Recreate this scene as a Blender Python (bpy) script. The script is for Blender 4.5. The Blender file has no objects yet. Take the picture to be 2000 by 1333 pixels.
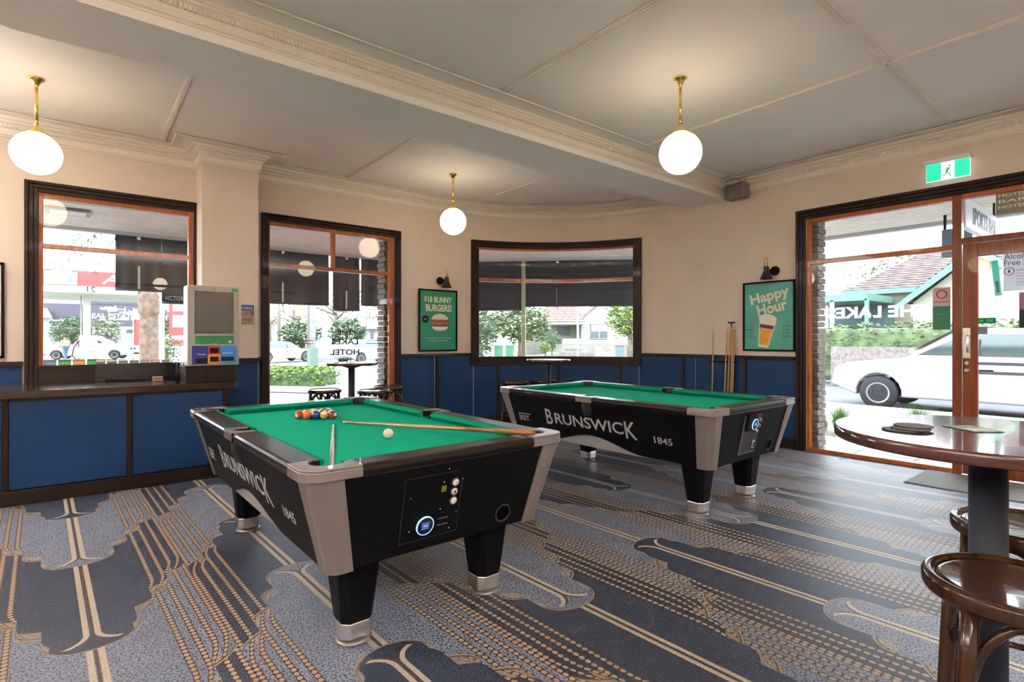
import bpy, bmesh, math, random
from mathutils import Vector, Matrix
random.seed(7)
SC = bpy.context.scene
COL = SC.collection
PI = math.pi

# ------------------------------------------------------------------ camera
YAW, CAM_Z, FPX, HORIZON = 0.891, 1.343, 1052.0, 663.0
cam_data = bpy.data.cameras.new('camera'); cam = bpy.data.objects.new('camera', cam_data); COL.objects.link(cam)
cam.location = (0, 0, CAM_Z); cam.rotation_euler = (PI / 2, 0, YAW - PI / 2)
cam_data.sensor_width = 36.0; cam_data.lens = FPX / 2000 * 36.0
cam_data.shift_y = (HORIZON - 666.5) / 2000; cam_data.clip_start = 0.05; cam_data.clip_end = 500
SC.camera = cam
# ------------------------------------------------------------------ world, exposure
SKY_STRENGTH = 7.5
GLOBE_STRENGTH = 9.0
FILL_STRENGTH = 64.0  # strength of the added out-of-view fill that lifts the ceiling
w = bpy.data.worlds.new('overcast_sky'); SC.world = w; w.use_nodes = True
nt = w.node_tree; nt.nodes.clear()
wo = nt.nodes.new('ShaderNodeOutputWorld'); bg = nt.nodes.new('ShaderNodeBackground')
tc = nt.nodes.new('ShaderNodeTexCoord'); sx = nt.nodes.new('ShaderNodeSeparateXYZ'); cr = nt.nodes.new('ShaderNodeValToRGB')
nt.links.new(tc.outputs['Generated'], sx.inputs[0]); nt.links.new(sx.outputs['Z'], cr.inputs[0])
cr.color_ramp.elements[0].position = 0.0; cr.color_ramp.elements[0].color = (0.86, 0.92, 1.0, 1)
cr.color_ramp.elements[1].position = 0.7; cr.color_ramp.elements[1].color = (0.80, 0.89, 1.0, 1)
nt.links.new(cr.outputs[0], bg.inputs[0]); bg.inputs[1].default_value = SKY_STRENGTH
nt.links.new(bg.outputs[0], wo.inputs[0])
SC.view_settings.view_transform = 'Standard'; SC.view_settings.look = 'None'
SC.view_settings.gamma = 1.0; SC.view_settings.use_curve_mapping = False
SC.view_settings.exposure = 0.5
SC.render.film_transparent = False
SC.cycles.max_bounces = 10; SC.cycles.diffuse_bounces = 6; SC.cycles.transparent_max_bounces = 16
SC.cycles.sample_clamp_indirect = 20.0; SC.cycles.caustics_reflective = False; SC.cycles.caustics_refractive = False

def portal(name, loc, rot, sx_, sy_):
    l = bpy.data.lights.new(name, 'AREA'); l.shape = 'RECTANGLE'; l.size = sx_; l.size_y = sy_
    l.cycles.is_portal = True
    o = bpy.data.objects.new(name, l); COL.objects.link(o); o.location = loc; o.rotation_euler = rot
# daylight portals sit in the window openings (they only guide sampling of the sky)
portal('sky_portal', (0.36, 7.2, 1.95), (-PI / 2, 0, 0), 1.5, 1.9)
portal('sky_portal', (2.65, 7.2, 1.5), (-PI / 2, 0, 0), 1.75, 2.7)
portal('sky_portal', (6.55, 6.55, 1.9), (-PI / 2, 0, -PI / 4), 3.0, 2.0)
portal('sky_portal', (7.1, 1.0, 1.4), (PI / 2, 0, PI / 2), 3.6, 2.8)

# ------------------------------------------------------------------ materials
MATS = {}
def mat(name, col, rough=0.5, metal=0.0, noise=None, bump=None, coat=0.0, emis=None, estr=0.0, spec=0.5, sheen=0.0, alpha=None):
    """procedural principled material; noise=(scale, amount) varies the colour, bump=(scale, strength)"""
    if name in MATS: return MATS[name]
    m = bpy.data.materials.new(name); m.use_nodes = True; nt = m.node_tree; b = nt.nodes['Principled BSDF']
    b.inputs['Base Color'].default_value = (*col, 1); b.inputs['Roughness'].default_value = rough
    b.inputs['Metallic'].default_value = metal; b.inputs['Coat Weight'].default_value = coat
    b.inputs['Specular IOR Level'].default_value = spec; b.inputs['Sheen Weight'].default_value = sheen
    tcn = nt.nodes.new('ShaderNodeTexCoord')
    if noise:
        n = nt.nodes.new('ShaderNodeTexNoise'); n.inputs['Scale'].default_value = noise[0]; n.inputs['Detail'].default_value = 5
        r = nt.nodes.new('ShaderNodeValToRGB'); a = noise[1]
        r.color_ramp.elements[0].position = 0.3; r.color_ramp.elements[1].position = 0.7
        r.color_ramp.elements[0].color = (*[c * (1 - a) for c in col], 1)
        r.color_ramp.elements[1].color = (*[min(1, c * (1 + a)) for c in col], 1)
        nt.links.new(tcn.outputs['Object'], n.inputs['Vector']); nt.links.new(n.outputs['Fac'], r.inputs[0])
        nt.links.new(r.outputs[0], b.inputs['Base Color'])
    if bump:
        n2 = nt.nodes.new('ShaderNodeTexNoise'); n2.inputs['Scale'].default_value = bump[0]; n2.inputs['Detail'].default_value = 4
        bp = nt.nodes.new('ShaderNodeBump'); bp.inputs['Strength'].default_value = bump[1]; bp.inputs['Distance'].default_value = 0.01
        nt.links.new(tcn.outputs['Object'], n2.inputs['Vector']); nt.links.new(n2.outputs['Fac'], bp.inputs['Height'])
        nt.links.new(bp.outputs[0], b.inputs['Normal'])
    if emis: b.inputs['Emission Color'].default_value = (*emis, 1); b.inputs['Emission Strength'].default_value = estr
    MATS[name] = m; return m

def wood(name, c1, c2, rough=0.35, axis='Z', scale=14, coat=0.3):
    if name in MATS: return MATS[name]
    m = mat(name, c1, rough, coat=coat, spec=0.16); nt = m.node_tree; b = nt.nodes['Principled BSDF']
    tcn = nt.nodes.new('ShaderNodeTexCoord'); mp = nt.nodes.new('ShaderNodeMapping')
    s = {'X': (1, 14, 14), 'Y': (14, 1, 14), 'Z': (14, 14, 1)}[axis]
    mp.inputs['Scale'].default_value = s
    n = nt.nodes.new('ShaderNodeTexNoise'); n.inputs['Scale'].default_value = scale / 8; n.inputs['Detail'].default_value = 8
    n.inputs['Distortion'].default_value = 0.6
    r = nt.nodes.new('ShaderNodeValToRGB'); r.color_ramp.elements[0].position = 0.35; r.color_ramp.elements[1].position = 0.65
    r.color_ramp.elements[0].color = (*c1, 1); r.color_ramp.elements[1].color = (*c2, 1)
    nt.links.new(tcn.outputs['Object'], mp.inputs[0]); nt.links.new(mp.outputs[0], n.inputs['Vector'])
    nt.links.new(n.outputs['Fac'], r.inputs[0]); nt.links.new(r.outputs[0], b.inputs['Base Color'])
    return m

def backlit(name, col, share=0.65):
    """thin paper or vinyl on glass: daylight from behind shines through it"""
    if name in MATS: return MATS[name]
    m = bpy.data.materials.new(name); m.use_nodes = True; nt = m.node_tree; nt.nodes.clear()
    o = nt.nodes.new('ShaderNodeOutputMaterial'); mx = nt.nodes.new('ShaderNodeMixShader'); mx.inputs[0].default_value = share
    d = nt.nodes.new('ShaderNodeBsdfDiffuse'); t = nt.nodes.new('ShaderNodeBsdfTranslucent')
    n = nt.nodes.new('ShaderNodeTexNoise'); n.inputs['Scale'].default_value = 4; r = nt.nodes.new('ShaderNodeValToRGB')
    r.color_ramp.elements[0].color = (*[c * .94 for c in col], 1); r.color_ramp.elements[1].color = (*col, 1)
    tcn = nt.nodes.new('ShaderNodeTexCoord'); nt.links.new(tcn.outputs['Object'], n.inputs['Vector']); nt.links.new(n.outputs['Fac'], r.inputs[0])
    nt.links.new(r.outputs[0], d.inputs[0]); nt.links.new(r.outputs[0], t.inputs[0])
    nt.links.new(d.outputs[0], mx.inputs[1]); nt.links.new(t.outputs[0], mx.inputs[2]); nt.links.new(mx.outputs[0], o.inputs[0])
    MATS[name] = m; return m

def glass_mat():
    m = bpy.data.materials.new('window_glass'); m.use_nodes = True; nt = m.node_tree; nt.nodes.clear()
    o = nt.nodes.new('ShaderNodeOutputMaterial'); mx = nt.nodes.new('ShaderNodeMixShader')
    tr = nt.nodes.new('ShaderNodeBsdfTransparent'); gl = nt.nodes.new('ShaderNodeBsdfGlossy'); gl.inputs['Roughness'].default_value = 0.0
    tr.inputs[0].default_value = (0.97, 0.98, 0.975, 1)
    lw = nt.nodes.new('ShaderNodeLayerWeight'); lw.inputs[0].default_value = 0.5
    p = nt.nodes.new('ShaderNodeMath'); p.operation = 'POWER'; p.inputs[1].default_value = 5
    a = nt.nodes.new('ShaderNodeMath'); a.operation = 'MULTIPLY_ADD'; a.inputs[1].default_value = 0.9; a.inputs[2].default_value = 0.03
    nt.links.new(lw.outputs['Facing'], p.inputs[0]); nt.links.new(p.outputs[0], a.inputs[0]); nt.links.new(a.outputs[0], mx.inputs[0])
    nt.links.new(tr.outputs[0], mx.inputs[1]); nt.links.new(gl.outputs[0], mx.inputs[2]); nt.links.new(mx.outputs[0], o.inputs[0])
    MATS['glass'] = m; return m
GLASS = glass_mat()
CREAM = mat('cream_wall_paint', (0.66, 0.56, 0.47), 0.7, noise=(3, 0.03), bump=(40, 0.03))
CEIL = mat('ceiling_paint', (0.84, 0.81, 0.77), 0.75, noise=(2, 0.02))
CORN = mat('cornice_paint', (0.76, 0.69, 0.60), 0.6, noise=(30, 0.03))
NAVY = mat('blue_panel_paint', (0.0045, 0.034, 0.108), 0.5, noise=(2, 0.08), spec=0.25)
DTRIM = wood('dark_brown_trim', (0.014, 0.0075, 0.006), (0.024, 0.013, 0.010), 0.42, coat=0.08)
DTRIMY = wood('dark_brown_trim_rail', (0.014, 0.0075, 0.006), (0.024, 0.013, 0.010), 0.40, axis='X', coat=0.1)
JARRAH = wood('orange_brown_joinery', (0.28, 0.075, 0.02), (0.40, 0.12, 0.035), 0.35)
DOORW = wood('red_brown_door_timber', (0.15, 0.037, 0.014), (0.23, 0.06, 0.022), 0.35)
BLACK = mat('black_laminate', (0.0035, 0.0035, 0.0045), 0.5, bump=(250, 0.03), spec=0.10)
BLACKM = mat('black_matt', (0.008, 0.008, 0.009), 0.6, spec=0.2)
BRASS = mat('polished_brass', (0.80, 0.56, 0.17), 0.18, 1.0)
CHROME = mat('brushed_steel', (0.80, 0.79, 0.78), 0.26, 1.0)
GREYM = mat('taupe_grey_metal', (0.23, 0.195, 0.185), 0.28, 0.35, coat=0.4)
WHITE = mat('white_paint', (0.8, 0.8, 0.78), 0.5)
PRINTW = mat('white_print', (0.78, 0.76, 0.72), 0.5)
SILVER = mat('silver_print', (0.42, 0.42, 0.44), 0.4)

# ------------------------------------------------------------------ mesh helpers
class MB:
    def __init__(s): s.v = []; s.f = []; s.sm = []
    def add(s, vs, fs, smooth=False, M=None):
        n = len(s.v)
        s.v += [tuple(M @ Vector(v)) if M is not None else tuple(v) for v in vs]
        s.f += [tuple(i + n for i in f) for f in fs]; s.sm += [smooth] * len(fs); return s
    def box(s, a, b, M=None):
        x0, y0, z0 = a; x1, y1, z1 = b
        vs = [(x0, y0, z0), (x1, y0, z0), (x1, y1, z0), (x0, y1, z0), (x0, y0, z1), (x1, y0, z1), (x1, y1, z1), (x0, y1, z1)]
        return s.add(vs, [(3, 2, 1, 0), (4, 5, 6, 7), (0, 1, 5, 4), (1, 2, 6, 5), (2, 3, 7, 6), (3, 0, 4, 7)], M=M)
    def prism(s, poly, z0, z1, M=None, smooth=False):
        n = len(poly); vs = [(x, y, z0) for x, y in poly] + [(x, y, z1) for x, y in poly]
        s.add(vs, [tuple(range(n))[::-1], tuple(range(n, 2 * n))], M=M)
        k = len(s.v) - 2 * n
        for i in range(n):
            j = (i + 1) % n; s.f.append((k + i, k + j, k + n + j, k + n + i)); s.sm.append(smooth)
        return s
    def lathe(s, prof, n=24, M=None, smooth=True, cap=True):
        vs = []; fs = []
        for r, z in prof:
            for i in range(n):
                a = 2 * PI * i / n; vs.append((r * math.cos(a), r * math.sin(a), z))
        for k in range(len(prof) - 1):
            for i in range(n):
                j = (i + 1) % n; fs.append((k * n + i, k * n + j, (k + 1) * n + j, (k + 1) * n + i))
        s.add(vs, fs, smooth, M)
        if cap:
            base = len(s.v) - len(vs); s.f.append(tuple(base + i for i in range(n))[::-1]); s.sm.append(False)
            s.f.append(tuple(base + (len(prof) - 1) * n + i for i in range(n))); s.sm.append(False)
        return s
    def cyl(s, p, q, r, r2=None, n=16, M=None, smooth=True):
        return s.tube([p, q], [r, r if r2 is None else r2], n, M=M, smooth=smooth)
    def tube(s, pts, r, n=10, M=None, smooth=True, closed=False):
        pts = [Vector(p) for p in pts]; m = len(pts)
        rs = r if isinstance(r, (list, tuple)) else [r] * m
        vs = []; up = None
        for i, p in enumerate(pts):
            if closed: t = pts[(i + 1) % m] - pts[i - 1]
            else: t = pts[min(i + 1, m - 1)] - pts[max(i - 1, 0)]
            t.normalize()
            if up is None:
                up = Vector((0, 0, 1)) if abs(t.z) < 0.9 else Vector((1, 0, 0))
            up = (up - t * up.dot(t)).normalized(); sd = t.cross(up)
            for k in range(n):
                a = 2 * PI * k / n; vs.append(p + (up * math.cos(a) + sd * math.sin(a)) * rs[i])
        fs = []
        for i in range(m if closed else m - 1):
            i2 = (i + 1) % m
            for k in range(n):
                j = (k + 1) % n; fs.append((i * n + k, i * n + j, i2 * n + j, i2 * n + k))
        s.add(vs, fs, smooth, M)
        if not closed:
            b = len(s.v) - len(vs)
            s.f.append(tuple(b + k for k in range(n))[::-1]); s.sm.append(False)
            s.f.append(tuple(b + (m - 1) * n + k for k in range(n))); s.sm.append(False)
        return s
    def sphere(s, c, r, n=16, m=10, M=None, sz=(1, 1, 1)):
        vs = [(c[0], c[1], c[2] - r * sz[2])]
        for k in range(1, m):
            t = -PI / 2 + PI * k / m
            for i in range(n):
                a = 2 * PI * i / n
                vs.append((c[0] + r * sz[0] * math.cos(t) * math.cos(a), c[1] + r * sz[1] * math.cos(t) * math.sin(a), c[2] + r * sz[2] * math.sin(t)))
        vs.append((c[0], c[1], c[2] + r * sz[2])); fs = []
        for i in range(n):
            j = (i + 1) % n; fs.append((0, 1 + j, 1 + i)); fs.append((len(vs) - 1, 1 + (m - 2) * n + i, 1 + (m - 2) * n + j))
            for k in range(m - 2): fs.append((1 + k * n + i, 1 + k * n + j, 1 + (k + 1) * n + j, 1 + (k + 1) * n + i))
        return s.add(vs, fs, True, M)
    def band(s, c, a0, a1, r0, r1, z0, z1, n=None):
        """solid ring segment around a vertical axis, angles in degrees"""
        n = n or max(2, int(abs(a1 - a0) / 2)); vs = []; fs = []
        for i in range(n + 1):
            a = math.radians(a0 + (a1 - a0) * i / n); ca, sa = math.cos(a), math.sin(a)
            for r, z in ((r0, z0), (r1, z0), (r1, z1), (r0, z1)): vs.append((c[0] + r * ca, c[1] + r * sa, z))
        for i in range(n):
            b = 4 * i
            for k in range(4): fs.append((b + k, b + (k + 1) % 4, b + 4 + (k + 1) % 4, b + 4 + k))
        fs += [(3, 2, 1, 0), tuple(4 * n + k for k in range(4))]
        return s.add(vs, fs, False)
    def sweep(s, path, prof, M=None):
        """profile (offset to the left of the path, z) swept along a plan polyline with mitred corners"""
        P = [Vector((p[0], p[1])) for p in path]; n = len(P); k = len(prof); vs = []
        for i in range(n):
            ds = []
            if i > 0: ds.append((P[i] - P[i - 1]).normalized())
            if i < n - 1: ds.append((P[i + 1] - P[i]).normalized())
            ns = [Vector((-d.y, d.x)) for d in ds]
            if len(ns) == 2:
                nn = (ns[0] + ns[1]); nn = nn / max(0.3, nn.dot(ns[0]))
            else: nn = ns[0]
            for o, z in prof: vs.append((P[i].x + nn.x * o, P[i].y + nn.y * o, z))
        fs = []
        for i in range(n - 1):
            for j in range(k):
                j2 = (j + 1) % k; fs.append((i * k + j, i * k + j2, (i + 1) * k + j2, (i + 1) * k + j))
        fs += [tuple(range(k))[::-1], tuple((n - 1) * k + j for j in range(k))]
        return s.add(vs, fs, False, M)
    def build(s, name, m, parent=None, bevel=0.0, seg=2, loc=None, rot=None, autosm=False):
        me = bpy.data.meshes.new(name); me.from_pydata(s.v, [], s.f); me.update()
        for p, b in zip(me.polygons, s.sm): p.use_smooth = b
        bm = bmesh.new(); bm.from_mesh(me); bmesh.ops.recalc_face_normals(bm, faces=bm.faces)
        if bevel > 0:
            es = [e for e in bm.edges if len(e.link_faces) == 2 and e.calc_face_angle(0) > 0.6]
            bmesh.ops.bevel(bm, geom=es, offset=bevel, segments=seg, affect='EDGES', profile=0.5)
        bm.to_mesh(me); bm.free()
        if m is not None: me.materials.append(m)
        o = bpy.data.objects.new(name, me); COL.objects.link(o)
        if parent is not None: o.parent = parent
        if loc: o.location = loc
        if rot: o.rotation_euler = rot
        return o

def tag(o, label=None, cat=None, group=None, kind=None):
    if label: o['label'] = label
    if cat: o['category'] = cat
    if group: o['group'] = group
    if kind: o['kind'] = kind
    return o
def thing(name, label, cat, loc=(0, 0, 0), rz=0.0, group=None):
    o = bpy.data.objects.new(name, None); o.empty_display_size = 0.1; COL.objects.link(o)
    o.location = loc; o.rotation_euler = (0, 0, rz); return tag(o, label, cat, group)
def struct(name, loc=(0, 0, 0), rz=0.0):
    o = bpy.data.objects.new(name, None); o.empty_display_size = 0.1; COL.objects.link(o)
    o.location = loc; o.rotation_euler = (0, 0, rz); o['kind'] = 'structure'; return o
def dup(root, loc, rz, label=None, group=None):
    r = root.copy(); COL.objects.link(r); r.location = loc; r.rotation_euler = (0, 0, rz)
    if label: r['label'] = label
    if group: r['group'] = group
    for ch in list(root.children):
        c = ch.copy(); COL.objects.link(c); c.parent = r
        for g in ch.children:
            d = g.copy(); COL.objects.link(d); d.parent = c
    return r
def text(name, s, size, M, m, parent, extrude=0.001, width=None, height=None, bold=0.0, align='CENTER', mirror=False, shear=0.0):
    """flat lettering as mesh; M places its centre (x right, y up, z towards the reader)"""
    cu = bpy.data.curves.new('lettering', 'FONT'); cu.body = s; cu.size = size; cu.extrude = extrude; cu.offset = bold
    cu.align_x = align; cu.align_y = 'CENTER'; cu.resolution_u = 3; cu.shear = shear
    ob = bpy.data.objects.new('lettering', cu); me = bpy.data.meshes.new_from_object(ob); bpy.data.objects.remove(ob)
    xs = [v.co.x for v in me.vertices]; ys = [v.co.y for v in me.vertices]
    if xs:
        cx, cy = (min(xs) + max(xs)) / 2, (min(ys) + max(ys)) / 2
        fx = width / (max(xs) - min(xs)) if width else 1; fy = height / (max(ys) - min(ys)) if height else (fx if width else 1)
        if not width and height: fx = fy
        for v in me.vertices:
            x = (v.co.x - cx) * fx * (-1 if mirror else 1)
            v.co = M @ Vector((x, (v.co.y - cy) * fy, v.co.z))
    me.materials.append(m); o = bpy.data.objects.new(name, me); COL.objects.link(o)
    if parent is not None: o.parent = parent
    return o
def frame(origin, right, up):
    """matrix whose x = right, y = up, z = towards the viewer"""
    r = Vector(right).normalized(); u = Vector(up).normalized(); n = r.cross(u)
    M = Matrix(((r.x, u.x, n.x, origin[0]), (r.y, u.y, n.y, origin[1]), (r.z, u.z, n.z, origin[2]), (0, 0, 0, 1)))
    return M
FWD = Vector((math.cos(YAW), math.sin(YAW), 0)); RT = Vector((math.sin(YAW), -math.cos(YAW), 0))
def far(px, depth, py=None, z=None):
    """world point of a distant thing from its bearing and its real distance from the viewpoint"""
    p = (FWD + RT * ((px - 1000) / FPX)) * depth
    p.z = z if z is not None else (CAM_Z + depth * (HORIZON - py) / FPX if py is not None else 0)
    return p
# ------------------------------------------------------------------ carpet
class Ex:
    """tiny expression builder over Math nodes"""
    nt = None
    def __init__(s, k): s.k = k
    @staticmethod
    def op(o, *a):
        n = Ex.nt.nodes.new('ShaderNodeMath'); n.operation = o
        for i, x in enumerate(a):
            x = x.k if isinstance(x, Ex) else x
            if isinstance(x, (int, float)): n.inputs[i].default_value = x
            else: Ex.nt.links.new(x, n.inputs[i])
        return Ex(n.outputs[0])
    def __add__(s, o): return Ex.op('ADD', s, o)
    def __sub__(s, o): return Ex.op('SUBTRACT', s, o)
    def __rsub__(s, o): return Ex.op('SUBTRACT', o, s)
    def __mul__(s, o): return Ex.op('MULTIPLY', s, o)
    def __truediv__(s, o): return Ex.op('DIVIDE', s, o)
    __radd__ = __add__; __rmul__ = __mul__
    def abs(s): return Ex.op('ABSOLUTE', s)
    def floor(s): return Ex.op('FLOOR', s)
    def max(s, o): return Ex.op('MAXIMUM', s, o)
    def min(s, o): return Ex.op('MINIMUM', s, o)
    def sqrt(s): return Ex.op('SQRT', s)
    def lt(s, o): return Ex.op('LESS_THAN', s, o)
    def gt(s, o): return Ex.op('GREATER_THAN', s, o)
    def mod(s, o): return Ex.op('FLOORED_MODULO', s, o)

def carpet_material():
    m = bpy.data.materials.new('patterned_carpet'); m.use_nodes = True; nt = m.node_tree; Ex.nt = nt
    b = nt.nodes['Principled BSDF']; b.inputs['Roughness'].default_value = 0.5; b.inputs['Specular IOR Level'].default_value = 0.4
    b.inputs['Sheen Weight'].default_value = 0.03; b.inputs['Sheen Roughness'].default_value = 0.4
    geo = nt.nodes.new('ShaderNodeNewGeometry'); sp = nt.nodes.new('ShaderNodeSeparateXYZ'); nt.links.new(geo.outputs['Position'], sp.inputs[0])
    X, Y = Ex(sp.outputs['X']), Ex(sp.outputs['Y'])
    def noise(scale, detail=2, vec=None):
        n = nt.nodes.new('ShaderNodeTexNoise'); n.inputs['Scale'].default_value = scale; n.inputs['Detail'].default_value = detail
        nt.links.new(geo.outputs['Position'] if vec is None else vec, n.inputs['Vector']); return Ex(n.outputs['Fac'])
    c, s_ = math.cos(0.04), math.sin(0.04)
    u = X * c + Y * s_; v = Y * c - X * s_
    P = 1.14
    k = ((u - 0.18) / 0.943 + 0.5).floor()
    par = k.mod(2.0)
    sx = u - 0.18 - k * 0.943; x = sx.abs()
    sg = 1 - par * 2; tip = 1.80 + par * 0.35
    wv = sg * (v - tip)
    def lobe(a, w0, e):
        q = (x / a).min(0.9999); inside = x.lt(a)
        g = w0 + e * (1 - (1 - q * q).sqrt())
        return g * inside + (1 - inside) * 5.0
    g = lobe(0.175, 0.0, 0.14).min(lobe(0.262, 0.22, 0.12)).min(lobe(0.36, 0.40, 0.15)).min(lobe(0.48, 0.58, 0.24))
    t = (wv - g) / P; idx = t.floor(); d = (t - idx) * P            # distance behind the scalloped edge
    light = 1 - (idx + par).mod(2.0)
    dn = (1.0 - (d / 0.20)).max(0.0)
    # bead lines along the border between columns, sweeping in at the scallops
    xb = x + dn * dn * 0.07
    bt = (v / 0.034); bf = (bt - bt.floor() - 0.5)
    brown = Ex(0.0); bead = Ex(0.0)
    zero = X * 0.0
    brown = zero; bead = zero
    for i, xl in enumerate((0.290, 0.348, 0.406, 0.460)):
        dx = (xb - xl).abs()
        brown = brown.max(dx.lt(0.0135))
        e = (dx / 0.0105); e2 = e * e + (bf / 0.40) * (bf / 0.40)
        bead = bead.max(e2.lt(1.0))
    outer = x.gt(0.13)
    edge = d.lt(0.022) * outer; edge2 = d.lt(0.010)
    band = d.lt(0.085) * x.gt(0.15) * (1 - d.lt(0.022)) * x.lt(0.40)   # pale woven band inside each step
    # centre double line, curling out at the tip
    ds = (1.0 - (d / 0.17)).max(0.0)
    xc = x - ds * ds * 0.15
    line = (xc - 0.021).abs().lt(0.0115) * d.gt(0.045)
    core = xc.abs().lt(0.006) * d.gt(0.06)
    arc = ((((x - 0.02) / 0.9) * ((x - 0.02) / 0.9) + (d - 0.40) * (d - 0.40)).sqrt() - 0.40).abs().lt(0.0035) * x.lt(0.24)
    f1 = noise(105, 2); f2 = noise(9, 3); f3 = noise(170, 2)
    speck = f1.gt(0.53); fleck = f3.gt(0.56)
    def mixc(fac, a, bcol):
        n = nt.nodes.new('ShaderNodeMix'); n.data_type = 'RGBA'
        f = fac.k if isinstance(fac, Ex) else fac
        if isinstance(f, (int, float)): n.inputs[0].default_value = f
        else: nt.links.new(f, n.inputs[0])
        for sock, cc in ((n.inputs[6], a), (n.inputs[7], bcol)):
            if isinstance(cc, tuple): sock.default_value = (*cc, 1)
            else: nt.links.new(cc, sock)
        return n.outputs[2]
    lightc = mixc(speck * 0.85, mixc(f2, (0.31, 0.33, 0.42), (0.17, 0.19, 0.26)), (0.020, 0.027, 0.052))
    darkc = mixc(fleck * 0.7, mixc(f2, (0.010, 0.014, 0.030), (0.026, 0.034, 0.064)), (0.12, 0.14, 0.21))
    base = mixc(light, darkc, lightc)
    base = mixc(band * 0.75, base, mixc(speck, (0.42, 0.34, 0.25), (0.22, 0.19, 0.18)))
    base = mixc(brown * (1 - core), base, (0.060, 0.027, 0.012))
    base = mixc(bead, base, (0.40, 0.29, 0.20))
    base = mixc(edge, base, (0.15, 0.08, 0.04)); base = mixc(edge2, base, (0.36, 0.26, 0.16))
    base = mixc(arc * 0.6, base, (0.16, 0.10, 0.06))
    base = mixc(line, base, mixc(fleck, (0.56, 0.46, 0.37), (0.36, 0.27, 0.20)))
    base = mixc(core, base, (0.07, 0.045, 0.035))
    base = mixc(f3 * 0.40, base, (0.012, 0.013, 0.020))
    nt.links.new(base, b.inputs['Base Color'])
    bp = nt.nodes.new('ShaderNodeBump'); bp.inputs['Strength'].default_value = 0.25; bp.inputs['Distance'].default_value = 0.004
    nt.links.new(f1.k, bp.inputs['Height']); nt.links.new(bp.outputs[0], b.inputs['Normal'])
    return m

# ------------------------------------------------------------------ room shell
XE, YN = 6.817, 6.97            # east and north wall faces
CC, RC = (4.147, 4.30), 2.67    # centre and radius of the rounded corner
XW, YS = -4.2, -4.0
ZC = 3.43
TH = 0.34
fl = MB().prism([(XW, YS), (XE + 0.02, YS), (XE + 0.02, 4.3)] + [(CC[0] + (RC + .02) * math.cos(math.radians(a)), CC[1] + (RC + .02) * math.sin(math.radians(a))) for a in range(3, 90, 3)] + [(4.147, YN + 0.02), (XW, YN + 0.02)], -0.12, 0.0).build('floor', carpet_material()); tag(fl, kind='structure')
ce = MB().box((XW, YS, ZC), (XE + TH, YN + TH, ZC + 0.15)).build('ceiling', CEIL); tag(ce, kind='structure')
# ceiling cover strips and the set-out strip parallel to the walls
def strip(a, b, wd=0.045):
    mb = MB(); a = Vector(a); b = Vector(b); d = (b - a).normalized(); n = Vector((-d.y, d.x))
    for w2, z0 in ((wd / 2, ZC - 0.010), (wd / 4, ZC - 0.018)):
        mb.prism([tuple(a + n * w2), tuple(b + n * w2), tuple(b - n * w2), tuple(a - n * w2)][::-1], z0, ZC + 0.001)
    return mb.build('cover_strip', CORN, ce)
for xx in (4.75, 2.785, 0.80): strip((xx, 3.55), (xx, YS))
for yy in (1.38, -1.1): strip((XW, yy), (6.55, yy))
for xx in (0.70, 2.72): strip((xx, 6.72), (xx, 4.42))
strip((4.70, 6.60), (4.70, 4.42))
for xx in (-1.3,): strip((xx, 6.72), (xx, 4.42)); strip((xx, 3.55), (xx, YS))
# beam across the room
beam = MB().box((XW, 3.83, 3.215), (XE, 4.42, ZC)).build('beam', CEIL); tag(beam, kind='structure')
arc_pts = lambda r, a0, a1, n=30: [(CC[0] + r * math.cos(math.radians(a0 + (a1 - a0) * i / n)), CC[1] + r * math.sin(math.radians(a0 + (a1 - a0) * i / n))) for i in range(n + 1)]
prof = [(0, 3.255), (.012, 3.255), (.012, 3.268), (.022, 3.275), (.026, 3.33), (.045, 3.368), (.075, 3.385), (.078, 3.400), (.100, 3.403), (.104, 3.431), (0, 3.431)]
def cornice(name, path, pr=prof, batten=True, teeth=True, tz=(3.338, 3.372), toff=0.046):
    r = MB().sweep(path, pr).build(name, CORN); tag(r, kind='structure')
    if batten: MB().sweep(path, [(.235, ZC - .012), (.275, ZC - .012), (.268, ZC - .02), (.242, ZC - .02)][::1]).build('ceiling_batten', CORN, r)
    if teeth:
        mb = MB()
        for i in range(len(path) - 1):
            a = Vector(path[i]); b = Vector(path[i + 1]); L = (b - a).length; d = (b - a) / L; n = Vector((-d.y, d.x))
            for q in range(int(L / 0.026)):
                c0 = a + d * (q * 0.026 + 0.004); c1 = c0 + d * 0.015
                p = [c0 + n * 0.02, c1 + n * 0.02, c1 + n * toff, c0 + n * toff]
                mb.prism([tuple(t) for t in p], tz[0], tz[1])
        tag(mb.build('enriched_band', CORN, r), kind='stuff')
    return r
# paths run clockwise seen from inside so the profile offsets into the room
north_path = [(6.817, 4.42)] + arc_pts(RC, 0, 90) + [(1.62, YN), (1.62, 6.62), (1.05, 6.62), (1.05, YN), (XW, YN)]
cornice('cornice_north', north_path)
cornice('cornice_east', [(XE, YS), (XE, 3.83)])
cornice('cornice_beam', [(XE, 3.83), (XW, 3.83)], pr=[(0, 3.275), (.008, 3.275), (.010, 3.290), (.022, 3.296), (.026, 3.345), (.045, 3.378), (.062, 3.390), (.062, 3.405), (.075, 3.408), (.078, 3.431), (0, 3.431)], tz=(3.348, 3.380))
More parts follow.
